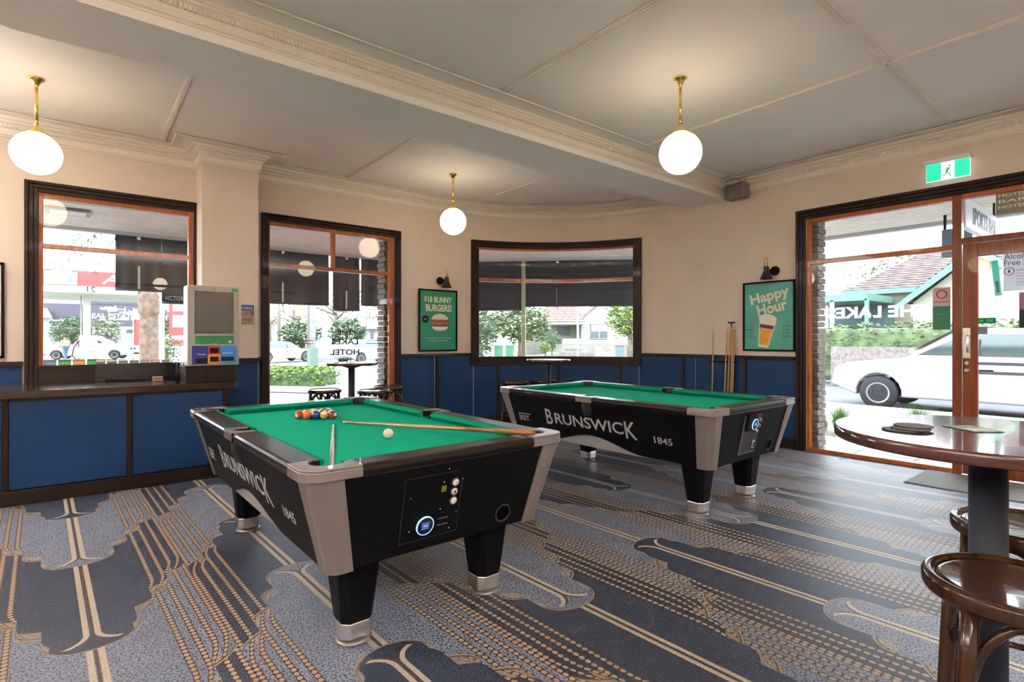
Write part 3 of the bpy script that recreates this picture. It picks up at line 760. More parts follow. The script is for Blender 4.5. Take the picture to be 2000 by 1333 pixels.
        MB().box((-.022, -.03, 0), (.022, .03, .02), M=E(.012, .525)).build('coin_slot', CHROME, T, bevel=.004); MB().box((-.008, -.02, 0), (.008, .02, .022), M=E(.015, .525)).build('coin_mouth', BLACKM, T)
        hc = (.33, .478); dr = .043
    M = E(dc[0], dc[1], .0 if kind == 0 else .017)
    d = MB().lathe([(dr - .004, 0), (dr - .004, .012), (0, .012)], 32, M=M, cap=False).build('payment_display', BLACKM, T)
    MB().lathe([(dr - .004, .006), (dr, .006), (dr, .013), (dr - .004, .0135)], 36, M=M, cap=False).build('light_ring', RING, d)
    MB().box((-.020, -.016, .0125), (.020, .018, .0135), M=M).build('screen', SCREENB, d)
    text('screen_print', '((o))', .012, M @ Matrix.Translation((0, .002, .0145)), RING, d, extrude=.0002)
    MB().lathe([(.046, 0), (.048, .004), (.046, .007), (.040, .004), (.038, .0012)], 36, M=E(*hc), cap=False).build('ball_return_ring', mat('hole_ring', (.03, .03, .032), .35, spec=.3), T)
    MB().lathe([(.039, .003), (0, .003)], 36, M=E(*hc), cap=False).build('ball_return_mouth', GAP, T)
    return T
T1 = pool_table((1.324, 3.243, 0), .013, 'black pool table with green cloth, racked balls and two cues on it', 0)
T2 = pool_table((4.088, 3.239, 0), .013, 'black pool table with bare green cloth beside the cue rack wall', 1)

# ------------------------------------------------------------------ balls and cues
BALLC = {1: (.75, .42, .02), 2: (.02, .04, .25), 3: (.62, .04, .015), 4: (.09, .02, .15), 5: (.70, .11, .01), 6: (.01, .16, .06), 7: (.20, .02, .02), 8: (.01, .01, .01)}
NAMES = {1: 'yellow', 2: 'blue', 3: 'red', 4: 'purple', 5: 'orange', 6: 'green', 7: 'maroon', 8: 'black'}
IV = mat('ivory_ball', (.74, .63, .45), .12, coat=.6)
BR_ = .0286
def ball(n, loc, label):
    t = thing('billiard_ball', label, 'ball', loc, random.uniform(0, 6), 'racked pool balls' if n else None)
    rx = Matrix.Rotation(random.uniform(-.9, .9), 4, 'X') @ Matrix.Rotation(random.uniform(-.7, .7), 4, 'Y')
    if n == 0: MB().sphere((0, 0, 0), BR_, 32, 20).build('ball_body', IV, t); return t
    c = BALLC[n if n <= 8 else n - 8]; cm = mat('ball_' + NAMES[n if n <= 8 else n - 8], c, .12, coat=.6)
    if n <= 8:
        MB().sphere((0, 0, 0), BR_, 28, 18, M=rx).build('ball_body', cm, t)
    else:
        MB().sphere((0, 0, 0), BR_, 28, 18, M=rx).build('ball_body', IV, t)
        pr = [(BR_ * 1.006 * math.cos(a), BR_ * 1.006 * math.sin(a)) for a in [math.radians(x) for x in range(-32, 33, 8)]]
        MB().lathe(pr, 28, M=rx, cap=False).build('stripe', cm, t)
    for s in (1, -1):
        Mq = rx @ Matrix.Rotation(PI / 2 * s, 4, 'Y')
        b = MB().lathe([(.0105, BR_ * .935), (.008, BR_ * .970), (0, BR_ * 1.004)], 18, M=Mq, cap=False).build('number_spot', IV, t)
        text('numeral', str(n), .010, Mq @ Matrix.Translation((0, 0, BR_ * 1.006)), BLACKM, b, extrude=.0002, bold=.0002)
ZBALL = .80 + BR_ + .0005
apex = Vector((1.352, 3.605)); d1 = Vector((math.cos(math.radians(141)), math.sin(math.radians(141)))); d2 = Vector((math.cos(math.radians(81)), math.sin(math.radians(81))))
order = [7, 10, 2, 5, 9, 12, 13, 1, 3, 11, 3, 14, 15, 6, 4]
order = [7, 9, 12, 2, 8, 10, 5, 1, 14, 15, 3, 13, 11, 4, 6]
POS = {0: 'at the front tip of the rack', }
q = 0
for row in range(5):
    for k in range(row + 1):
        n = order[q]; q += 1; p = apex + d1 * (row - k) * BR_ * 2.02 + d2 * k * BR_ * 2.02
        nm = ('solid ' + NAMES[n]) if n <= 8 else ('striped ivory and ' + NAMES[n - 8])
        extra = {0: 'at the tip of the rack by the cue points', 1: 'second row of the rack', 2: 'third row of the rack', 3: 'fourth row of the rack', 4: 'back row of the rack'}[row]
        ball(n, (p.x, p.y, ZBALL), f'{nm} pool ball numbered {n} in the {extra}' if row else f'{nm} pool ball numbered {n} {extra}')
cb = ball(0, (1.318, 2.70, ZBALL), 'plain ivory cue ball alone on the green cloth near the front rail')
CUEW = wood('cue_maple', (.42, .25, .10), (.55, .36, .17), .3, axis='Z', scale=30)
CUED = wood('cue_butt_wood', (.20, .07, .02), (.34, .13, .04), .25, axis='Z', scale=30)
CUEL = wood('cue_pale_wood', (.55, .47, .40), (.68, .60, .52), .25, axis='Z', scale=30)
CUEG = mat('cue_grey_inlay', (.14, .13, .13), .3, coat=.5)
def cue(label, tip, direction, length=1.45, grp=None, pale=False, butt=None):
    """cue from its tip point along direction"""
    d = Vector(direction).normalized(); t = thing('cue_stick', label, 'pool cue', tip, 0, grp)
    t.rotation_mode = 'QUATERNION'; t.rotation_quaternion = d.to_track_quat('Z', 'Y')
    MB().lathe([(.0055, 0), (.0062, .010)], 12).build('cue_tip', mat('blue_leather_tip', (.05, .09, .16), .8), t)
    MB().lathe([(.0062, .010), (.0064, .035)], 12).build('ferrule', PRINTW, t)
    L = length; r1 = .0064 + (.0145 - .0064) * .70
    MB().lathe([(.0064, .035), (r1, L * .70)], 14).build('shaft', CUEL if pale else CUEW, t)
    bt = MB().lathe([(r1, L * .70), (.0143, L - .02), (.0146, L - .008), (.012, L)], 14).build('butt', CUED if not pale else CUEL, t)
    # spliced points where butt meets shaft
    mb = MB()
    for k in range(4):
        a = k * PI / 2 + .4; rr = lambda z: .0064 + (.0145 - .0064) * z / L + .0004
        z0, z1 = L * .54, L * .74; w2 = .5
        vs = [(rr(z0) * math.cos(a), rr(z0) * math.sin(a), z0), (rr(z1) * math.cos(a - w2), rr(z1) * math.sin(a - w2), z1), (rr(z1) * 1.02 * math.cos(a), rr(z1) * 1.02 * math.sin(a), z1), (rr(z1) * math.cos(a + w2), rr(z1) * math.sin(a + w2), z1)]
        mb.add(vs, [(0, 1, 2), (0, 2, 3)])
        if pale:
            z0, z1 = .3, L - .02
            vs = [(rr(z0) * math.cos(a), rr(z0) * math.sin(a), z0), (rr(z1) * math.cos(a - .35), rr(z1) * math.sin(a - .35), z1), (rr(z1) * 1.02 * math.cos(a), rr(z1) * 1.02 * math.sin(a), z1), (rr(z1) * math.cos(a + .35), rr(z1) * math.sin(a + .35), z1)]
            mb.add(vs, [(0, 1, 2), (0, 2, 3)])
    mb.build('splice', CUED if not pale else CUEG, bt)
    return t
tip1 = Vector((1.335, 3.40, .8075)); end1 = Vector((1.80, 2.06, .868))
cue('warm brown pool cue lying across the cloth with its butt over the front rail', tip1, end1 - tip1, 1.43)
tip2 = Vector((1.24, 3.30, .8075)); end2 = Vector((.80, 2.145, .792))
cue('pale pool cue with grey inlay, its butt end resting at the near corner pocket', tip2, end2 - tip2, (end2 - tip2).length, pale=True)

# ------------------------------------------------------------------ wall cue rack
rk = thing('cue_rack', 'dark wooden cue clips on the blue panel right of the curved window', 'cue rack', (XE, 3.87, 1.04))
MB().box((-.045, -.19, -.012), (0, .19, .012)).build('shelf_bar', DTRIM, rk, bevel=.003)
for i in range(8): MB().box((-.07, -.185 + i * .05, -.008), (-.04, -.172 + i * .05, .008)).build('clip', DTRIM, rk)
MB().box((-.10, -.19, -1.03), (0, .19, -.98)).build('floor_rest', DTRIM, rk, bevel=.004)
cx_ = XE - .058
CUES = [(4.00, 1.50, 'leftmost cue standing alone in the wall rack'), (3.80, 1.485, 'pool cue leaning in the wall rack, second from the left'), (3.755, 1.49, 'third cue from the left in the wall rack'), (3.715, 1.505, 'wall rack cue nearest the bridge rest, on its left'), (3.690, 1.51, 'rightmost cue of the wall rack below the poster')]
for i, (yy, zt_, lab) in enumerate(CUES):
    tp = Vector((cx_ + .02, yy, zt_)); bt = Vector((cx_ - .035, yy + (.03 if i else 0), .035))
    cue(lab, tp, bt - tp, (bt - tp).length, 'cues standing in the wall rack')
br = thing('bridge_rest', 'black-headed bridge rest standing among the cues in the wall rack', 'bridge rest', (cx_ + .01, 3.735, 0))
MB().lathe([(.010, .04), (.007, 1.52)], 10).build('shaft', CUEW, br)
MB().box((-.006, -.05, 1.555), (.006, .05, 1.575)).box((-.005, -.008, 1.50), (.005, .008, 1.56)).build('rest_head', BLACKM, br, bevel=.003)

# ------------------------------------------------------------------ betting counter
ct = thing('betting_counter', 'long dark timber counter with blue panelled front below the left window', 'counter', (0, 0, 0))
CX1 = 1.215; Y0 = 5.886
CTOP = wood('counter_top_wood', (.030, .015, .011), (.055, .028, .019), .20, axis='X', scale=16, coat=.5)
MB().box((-3.2, Y0 - .02, .862), (CX1 + .01, 6.615, .921)).build('counter_top', CTOP, ct, bevel=.004)
MB().box((-3.2, 6.61, .862), (1.045, YN - .005, .9205)).build('counter_top_back', CTOP, ct)
MB().box((-3.19, Y0 + .03, .0), (CX1 - .06, 6.60, .862)).build('carcass', DTRIM, ct)
PX = [-2.93, -1.72, -.45, .367, 1.135]
PX = [-2.9, -1.68, -.445, .368, 1.14]
for a, b in zip(PX[:-1], PX[1:]): MB().box((a + .02, Y0 + .012, .125), (b - .02, Y0 + .035, .85)).build('panel', NAVY, ct, bevel=.003, seg=1)
for a in PX: MB().box((a - .02, Y0 - .002, .10), (a + .02, Y0 + .03, .862)).build('stile', DTRIM, ct, bevel=.004, seg=1)
MB().box((-3.19, Y0 - .006, 0), (1.165, Y0 + .03, .118)).build('plinth', DTRIMY, ct, bevel=.004, seg=1)
MB().box((-3.19, Y0 + .002, .84), (1.16, Y0 + .03, .862)).build('top_rail', DTRIMY, ct)
MB().box((1.155, Y0 + .03, .0), (1.165, 6.60, .862)).build('end_panel', NAVY, ct)
bx = thing('machine_plinth_box', 'dark timber box on the counter end under the betting machine', 'box', (1.025, 6.1, .9215))
MB().box((-.22, -.175, 0), (.225, .19, .158)).build('box_body', DTRIM, bx, bevel=.004)
MB().box((-.225, -.18, .145), (.23, .19, .160)).build('box_lid', BLACKM, bx, bevel=.003)
# self-service machine
KM = mat('machine_taupe_plastic', (.36, .325, .285), .4)
km = thing('betting_machine', 'beige self-service terminal with dark screen and coloured slots on the counter', 'terminal', (1.0575, 5.95, 1.083))
MB().box((-.235, 0, 0), (.215, .24, .783)).build('housing', KM, km, bevel=.010, seg=3)
MB().box((-.175, -.006, .315), (.165, .004, .725)).build('bezel', mat('bezel_dark', (.05, .045, .04), .4), km, bevel=.004)
MB().box((-.165, -.008, .325), (.155, -.004, .715)).build('screen', mat('dark_screen', (.035, .030, .025), .12, spec=.8), km)
MB().box((-.170, -.006, .215), (.165, .004, .295)).build('green_strip', mat('machine_green', (.01, .20, .06), .35), km, bevel=.002, seg=1)
MB().box((.15, -.008, .735), (.205, .004, .765)).build('green_badge', mat('badge_green', (.01, .26, .09), .35), km)
MB().sphere((-.005, -.004, .75), .007, 10, 8).build('red_lamp', mat('small_red', (.5, .03, .03), .3), km)
SB = {'dark_blue': (.012, .02, .20), 'red_slot': (.5, .02, .02), 'orange_slot': (.75, .23, .01), 'light_blue': (.02, .22, .62)}
for nm, x0, x1, z0, z1, mx0, mx1, mz0, mz1 in (('dark_blue', -.198, -.062, .02, .195, -.165, -.07, .025, .075), ('red_slot', -.062, .045, .11, .195, -.045, .03, .125, .175), ('orange_slot', -.062, .045, .02, .11, -.045, .03, .04, .09), ('light_blue', .045, .19, .02, .195, .055, .165, .045, .085)):
    b = MB().box((x0, -.008, z0), (x1, .002, z1)).build('slot_plate', mat(nm, SB[nm], .35), km, bevel=.002, seg=1)
    MB().box((mx0, -.014, mz0), (mx1, -.006, mz1)).build('slot_mouth', BLACKM, b, bevel=.002, seg=1)
    MB().box((mx0 + .01, -.0095, mz1 + .035), (mx1 - .01, -.008, mz1 + .041)).build('slot_print', PRINTW, b)
MB().box((.12, -.0075, .225), (.145, -.006, .245)).build('strip_print', PRINTW, km)
# black desk screen with leaflets and small things by the window
ds = thing('desk_screen', 'low black acrylic divider standing on the counter before the left window', 'desk divider', (.47, 6.74, .9215))
MB().box((-.325, 0, 0), (.325, .016, .175)).build('back_board', mat('black_acrylic', (.010, .010, .013), .15), ds, bevel=.002)
for s in (-1, 1): MB().box((s * .325 - .004, -.14, 0), (s * .325 + .004, .016, .175)).build('side_board', mat('black_acrylic', (.010, .010, .013), .15), ds)
MB().box((-.25, -.15, 0), (.325, 0, .012)).build('tray', BLACK, ds)
LC = [(.10, .15, .10), (.10, .08, .07), (.35, .33, .32), (.40, .38, .36), (.08, .22, .10), (.5, .03, .03), (.45, .38, .33)]
for i, c in enumerate(LC):
    o = MB().box((-.038, -.002, 0), (.038, .004, .055)).build('leaflet', mat('leaflet_%d' % i, c, .6), None)
    o.location = (.47 - .285 + i * .092, 6.7615, .9215 + .150 + (.015 if i < 2 else 0)); nm = ['dark green', 'brown', 'pale grey', 'cream', 'green', 'red', 'beige'][i]
    o.parent = None; MB().box((-.034, -.003, .03), (.034, -.0018, .05)).build('printed_band', PRINTW if i in (0, 1, 4, 5) else mat('lf_band', (.2, .18, .2), .6), o)
    tag(o, f'{nm} leaflet standing in the row above the black divider', 'leaflet', 'leaflets above the divider')
SC4 = [((.16, .2, .28), 'grey-blue'), ((.03, .20, .05), 'first dark green'), ((.45, .22, .04), 'orange and yellow'), ((.03, .22, .06), 'second dark green')]
for i, (c, nm) in enumerate(SC4):
    o = MB().box((-.048, -.003, 0), (.048, .003, .055)).build('rule_sticker', mat('sticker_%d' % i, c, .5), None); o.location = (-.205 + i * .112, YN + .033, 1.086)
    MB().box((-.040, -.004, .008), (.040, -.0028, .030)).build('printed_band', mat('st_band%d' % i, tuple(min(1, q * 1.7 + .06) for q in c), .5), o)
    tag(o, f'{nm} sticker from the left along the bottom of the left window pane', 'sticker', 'stickers along the window bottom')
cd = MB().box((-.045, -.03, 0), (.045, .03, .04)).build('card_stack', mat('pinkish_card', (.42, .27, .24), .6), None, bevel=.002); cd.location = (.645, 6.58, .9215)
tag(cd, 'small stack of pinkish cards on the counter in front of the divider', 'cards')
MB().box((-.040, -.031, .012), (.040, -.030, .028)).build('print_line', mat('card_line', (.15, .06, .06), .5), cd)
pc = thing('pen_cup', 'black cup of pens between the divider and the betting machine', 'pen cup', (.835, 6.52, .9215))
MB().lathe([(.035, 0), (.042, .13), (.038, .13), (.032, .01)], 20).build('cup', BLACK, pc)
for i in range(5):
    a = i * 1.3; MB().cyl((.01 * math.cos(a), .01 * math.sin(a), .02), (.045 * math.cos(a), .03 * math.sin(a), .19), .004, n=8).build('pen', [CHROME, WHITE, BLACK, mat('pen_blue', (.02, .05, .3), .3), CHROME][i], pc)
ph = thing('pamphlet_rack', 'narrow black upright holder with slips beside the betting machine', 'holder', (.915, 6.42, .9215))
MB().box((-.035, -.04, 0), (.035, .04, .15)).build('holder_body', BLACK, ph, bevel=.003); 
for i in range(3): MB().box((-.025 + i * .018, -.02, .14), (-.022 + i * .018, .03, .19)).build('slip', PRINTW, ph)
# framed picture at the far left
def framed(name, M, w_, h_, label, grp=None, paper=None, fw=.022):
    t = thing(name, label, 'picture', (0, 0, 0), 0, grp); mb = MB()
    for a, b in (((-w_ / 2, -h_ / 2, 0), (-w_ / 2 + fw, h_ / 2, .022)), ((w_ / 2 - fw, -h_ / 2, 0), (w_ / 2, h_ / 2, .022)), ((-w_ / 2, h_ / 2 - fw, 0), (w_ / 2, h_ / 2, .022)), ((-w_ / 2, -h_ / 2, 0), (w_ / 2, -h_ / 2 + fw, .022))): mb.box(a, b)
    t.matrix_world = M; mb.build('frame', BLACK, t, bevel=.002, seg=1)
    pp = MB().box((-w_ / 2 + fw / 2, -h_ / 2 + fw / 2, .002), (w_ / 2 - fw / 2, h_ / 2 - fw / 2, .008)).build('paper', paper, t)
    return t, pp
fr, pp = framed('framed_picture', frame((-1.02, YN - .003, 1.615), (1, 0, 0), (0, 0, 1)), .98, .90, 'black framed print with a wide cream mount left of the window', paper=mat('cream_mount', (.62, .52, .40), .7))
MB().box((-.3, -.25, .008), (.3, .25, .0095)).build('print_area', mat('sepia_print', (.30, .26, .22), .6, noise=(5, .5)), fr)
# poster 1 (bunny burgers): lettering kept, the character is left out
PG = mat('poster_green', (.010, .215, .115), .45); PCR = mat('poster_cream', (.72, .67, .52), .5)
a = math.radians(88.9); px_, py_ = CC[0] + (RC - .035) * math.cos(a), CC[1] + (RC - .035) * math.sin(a)
fr, pp = framed('burger_poster', frame((px_ - .01, py_, 1.623), (math.sin(a), -math.cos(a), 0), (0, 0, 1)), .655, .915, 'green framed burger poster with cream lettering between the two windows', paper=PG)
Z = Matrix.Translation((0, 0, .0088))
def PT(x, y, z=.0088): return Matrix.Translation((x, y, z))
text('headline', '$18 BUNNY', .09, PT(0, .300), PCR, fr, width=.47, height=.105, bold=.003, extrude=.0006)
text('headline', 'BURGERS!', .09, PT(.01, .185), PCR, fr, width=.44, height=.105, bold=.003, extrude=.0006)
text('small_print', 'Every burger* is from the pub grill', .02, PT(0, -.265), PCR, fr, width=.43, height=.022)
text('small_print', 'during all 2pm burger weeks', .02, PT(0, -.300), PCR, fr, width=.33, height=.02)
MB().lathe([(.055, .0088), (.055, .0096)], 28, M=PT(-.215, .015, 0)).build('round_badge', BLACKM, fr); text('badge_print', 'EAT', .02, PT(-.215, .015, .0105), PCR, fr, width=.05)
def blob(name, m, pts, z, par): MB().prism([(x * 1.25 - .015, y * 1.12 - .02) for x, y in pts], z, z + .0008).build(name, m, par)
def ell(cx, cy, rx, ry, n=24, a0=0, a1=360): return [(cx + rx * math.cos(math.radians(a0 + (a1 - a0) * i / n)), cy + ry * math.sin(math.radians(a0 + (a1 - a0) * i / n))) for i in range(n + 1 if a1 - a0 < 360 else n)]
blob('burger_bun', PCR, ell(.035, .03, .115, .075, 24, 0, 180), .0088, fr)
blob('burger_filling', mat('patty_red', (.30, .05, .03), .5), [(-.09, .025), (.16, .025), (.15, -.02), (-.08, -.02)], .0090, fr)
blob('burger_lettuce', mat('lettuce', (.25, .40, .08), .5), [(-.09, -.02), (.16, -.02), (.13, -.035), (.08, -.025), (.03, -.038), (-.03, -.026), (-.07, -.036)], .0090, fr)
blob('burger_filling', mat('patty_brown', (.22, .06, .03), .5), ell(.035, -.045, .12, .03), .0089, fr)
blob('burger_bun', PCR, ell(.035, -.065, .11, .055, 24, 180, 360), .0090, fr)
# poster 2 (happy hour)
PA = mat('poster_aqua', (.075, .34, .27), .45, noise=(4, .12))
fr2, pp = framed('happy_hour_poster', frame((XE - .003, 3.262, 1.634), (0, -1, 0), (0, 0, 1)), .66, .885, 'aqua framed Happy Hour poster with a glass of beer beside the glazing', paper=PA)
def RTm(x, y, deg, z=.0092): return PT(x, y, z) @ Matrix.Rotation(math.radians(deg), 4, 'Z')
text('headline', 'Happy', .15, RTm(.015, .245, 12), PCR, fr2, width=.50, height=.175, bold=.005, extrude=.0006)
text('headline', 'Hour', .15, RTm(.045, .11, 12), PCR, fr2, width=.38, height=.145, bold=.005, extrude=.0006)
Bm = Matrix.Rotation(math.radians(-8), 4, 'Z') @ PT(.0, -.20, 0)
def bp(name, m, pts, z): MB().prism(pts, z, z + .0006, M=Matrix.Rotation(math.radians(-9), 4, 'Z')).build(name, m, fr2)
bp('glass_outline', mat('glass_white', (.65, .62, .55), .4), [(-.072, -.40), (.062, -.40), (.115, -.05), (-.105, -.05)], .0094)
bp('beer', mat('beer_amber', (.72, .32, .03), .4, noise=(40, .25)), [(-.060, -.37), (.050, -.37), (.090, -.10), (-.084, -.10)], .0101)
bp('dark_band', mat('dark_band', (.05, .03, .025), .5), [(-.085, -.155), (.085, -.155), (.090, -.11), (-.088, -.11)], .0108)
bp('foam', mat('beer_foam', (.80, .76, .68), .6), ell(.0, -.03, .115, .055) , .0112)
bp('foam', mat('beer_foam', (.80, .76, .68), .6), [(-.098, -.11), (.098, -.11), (.108, -.03), (-.108, -.03)], .0110)
for i, s_ in enumerate(('POTS', 'SCHMIDDIES', 'JUGS', 'WINES')): text('small_print', s_, .02, PT(-.225, -.13 - i * .042), mat('print_dark', (.02, .05, .05), .5), fr2, width=.10 if len(s_) > 4 else .075, height=.02)
for i, s_ in enumerate(('FROM', '4 TILL', '6 PM', 'MON-FRI')): text('small_print', s_, .02, PT(.225, -.13 - i * .042), mat('print_dark', (.02, .05, .05), .5), fr2, width=.09, height=.02)
text('small_print', 'THE LAKES HOTEL', .02, PT(0, .40), mat('print_dark', (.02, .05, .05), .5), fr2, width=.2, height=.012)
# wall sconces above the posters
def sconce(M, label, ang):
    t = thing('wall_sconce', label, 'lamp', (0, 0, 0), 0, 'black wall lamps over the posters'); t.matrix_world = M
    MB().lathe([(.055, 0), (.058, .006), (.058, .02), (.05, .028)], 28).build('wall_plate', BLACKM, t)
    MB().cyl((0, 0, .02), (-.012, 0, .10), .012, n=12).build('arm', BLACKM, t)
    x = -.06 * ang
    sh = MB().lathe([(.075, -.085), (.074, -.08), (.030, .012), (.028, .045), (.024, .047)], 28, M=Matrix.Translation((x, .0, .12)) @ Matrix.Rotation(-PI / 2, 4, 'X') @ Matrix.Rotation(0, 4, 'Y')).build('shade', mat('black_shade', (.02, .019, .018), .35), t)
    return t, sh
def sconce2(origin, right, label, off):
    """right = horizontal along wall, faces the room"""
    M = frame(origin, right, (0, 0, 1)); t = thing('wall_sconce', label, 'lamp', (0, 0, 0), 0, 'black wall lamps over the posters'); t.matrix_world = M
    MB().lathe([(.055, 0), (.058, .006), (.058, .02), (.05, .028)], 28, M=PT(off, 0, 0)).build('wall_plate', BLACKM, t)
    MB().tube([(off, 0, .02), (off * .6, .005, .07), (0, .01, .11)], .012, 10).build('arm', BLACKM, t)
    Mz = Matrix.Translation((0, 0, .12)) @ Matrix.Rotation(-PI / 2, 4, 'X')
    MB().lathe([(.078, -.105), (.074, -.105), (.032, .0), (.032, .005), (.034, .045), (.030, .05), (.0, .05)], 28, M=Mz, cap=False).build('shade', mat('black_shade', (.02, .019, .018), .35), t)
    MB().tube([(-.004, .02, .155), (-.006, .13, .155), (-.004, .155, .148), (0, .165, .125), (.004, .155, .10), (.005, .13, .095), (.005, .04, .10)], .0045, 8).build('brass_hook', BRASS, t)
    return t
sconce2((px_ + .07, py_ - .0, 2.215), (math.sin(a), -math.cos(a), 0), 'black cone wall lamp with brass hook above the green burger poster', -.05)
sconce2((XE, 3.235, 2.20), (0, -1, 0), 'black cone wall lamp with brass hook above the aqua Happy Hour poster', .055)
# flyer on the pillar, speaker, exit sign
fy = MB().box((1.437, 6.612, 1.445), (1.572, 6.616, 1.735)).build('flyer', mat('flyer_paper', (.62, .58, .52), .6), None); tag(fy, 'small flyer with blue top and photo stuck on the pillar beside the machine', 'flyer')
MB().box((1.440, 6.610, 1.665), (1.569, 6.6118, 1.73)).build('blue_header', mat('flyer_blue', (.05, .10, .30), .6, noise=(60, .5)), fy); MB().box((1.440, 6.610, 1.51), (1.569, 6.6118, 1.663)).build('photo_print', mat('flyer_photo', (.33, .22, .15), .6, noise=(45, .8)), fy)
text('flyer_text', 'Lakes', .03, frame((1.505, 6.6095, 1.70), (1, 0, 0), (0, 0, 1)), PRINTW, fy, width=.1)
sp = thing('loudspeaker', 'grey box loudspeaker fixed high in the corner at the end of the beam', 'loudspeaker', (6.70, 3.60, 3.26), -.2)
SPK = mat('speaker_grey', (.20, .17, .165), .5)
MB().box((-.10, -.135, -.095), (.04, .135, .095)).build('cabinet', SPK, sp, bevel=.008)
g = MB().box((-.106, -.125, -.085), (-.099, .125, .085)).build('grille', mat('speaker_grille', (.145, .125, .125), .6, bump=(400, .3)), sp, bevel=.003)
MB().box((-.108, -.022, -.05), (-.105, .022, -.044)).build('badge', SILVER, g)
MB().box((-.05, -.13, .10), (-.03, .13, .112)).box((-.05, -.132, .08), (-.03, -.12, .13)).box((-.05, .12, .08), (-.03, .132, .13)).box((-.04, -.02, .09), (.09, .02, .10)).build('bracket', BRASS, sp)
ex = thing('exit_sign', 'lit green running man exit sign above the entrance glazing', 'exit sign', (XE - .055, 1.435, 3.045), 0)
MB().box((-.03, -.17, .07), (.055, .20, .115)).build('housing', WHITE, ex, bevel=.004)
EG = mat('exit_green', (.01, .45, .27), .4, emis=(.01, .55, .32), estr=.9); EW = mat('exit_white', (.9, .9, .9), .4, emis=(.9, 1, .95), estr=1.0)
bd = MB().box((-.012, -.165, -.105), (.012, .185, .07)).build('sign_blade', mat('exit_edge', (.6, .7, .65), .3, emis=(.8, 1, .95), estr=.6), ex, bevel=.002)
MB().box((-.0135, -.162, -.10), (-.012, .182, .068)).build('green_face', EG, ex); MB().box((-.015, -.045, -.098), (-.0135, .062, .066)).build('white_door', EW, ex)
ME = frame((-.0155, .008, -.015), (0, -1, 0), (0, 0, 1)); EGf = mat('exit_figure', (.01, .35, .2), .4, emis=(.01, .35, .2), estr=.5)
def bar2(p, q, w_, par):
    p = Vector((*p, 0)); q = Vector((*q, 0)); d = (q - p).normalized(); n = Vector((-d.y, d.x, 0)) * w_ / 2
    return [tuple((p + n)[:2]), tuple((p - n)[:2]), tuple((q - n)[:2]), tuple((q + n)[:2])]
mb = MB()
for p, q_, w_ in (((.005, .02), (-.012, -.018), .02), ((-.012, -.018), (.018, -.04), .011), ((.018, -.04), (.022, -.068), .009), ((-.012, -.018), (-.022, -.045), .011), ((-.022, -.045), (-.046, -.048), .009), ((.005, .022), (.03, .012), .008), ((.004, .024), (-.022, .022), .008), ((-.022, .022), (-.036, .004), .007)): mb.prism(bar2(p, q_, w_, None), 0, .001, M=ME)
mb.lathe([(.009, 0), (.009, .001)], 16, M=ME @ Matrix.Translation((.014, .042, 0))); mb.build('running_figure', EGf, ex)

# ------------------------------------------------------------------ bar tables and bentwood stools
TWOOD = wood('table_top_wood', (.050, .017, .013), (.085, .032, .024), .13, axis='Y', scale=18, coat=.6)
TPOLE = mat('dark_blue_pole', (.012, .015, .028), .5, spec=.3)
def bar_table(loc, R, label, pr=.042, th=.042):
    t = thing('bar_table', label, 'bar table', loc)
    MB().lathe([(R - .004, 1.065 - th), (R, 1.065 - th + .004), (R, 1.061), (R - .004, 1.065)], 72).build('table_top', TWOOD, t)
    MB().lathe([(pr, .02), (pr, 1.065 - th)], 32).build('pole', TPOLE, t)
    MB().lathe([(.22, 0), (.22, .01), (.06, .022), (pr, .04)], 40).build('base_plate', TPOLE, t)
    MB().lathe([(pr + .006, 1.0), (.11, 1.02), (.11, 1.023)], 24).build('top_flange', TPOLE, t)
    return t
bar_table((2.11, .356, 0), .393, 'round dark wood bar table with coasters on it beside the entrance', pr=.046, th=.036)
bar_table((2.55, 6.20, 0), .30, 'small round bar table on dark pole in front of the tall window', pr=.038, th=.03)
bar_table((5.05, 5.45, 0), .30, 'small round bar table on dark pole under the curved window', pr=.032, th=.03)
BENT = wood('bentwood_brown', (.022, .009, .004), (.055, .022, .009), .22, axis='Z', scale=14, coat=.5)
SEATW = wood('stool_seat_veneer', (.022, .010, .005), (.055, .024, .011), .16, axis='X', scale=10, coat=.6)
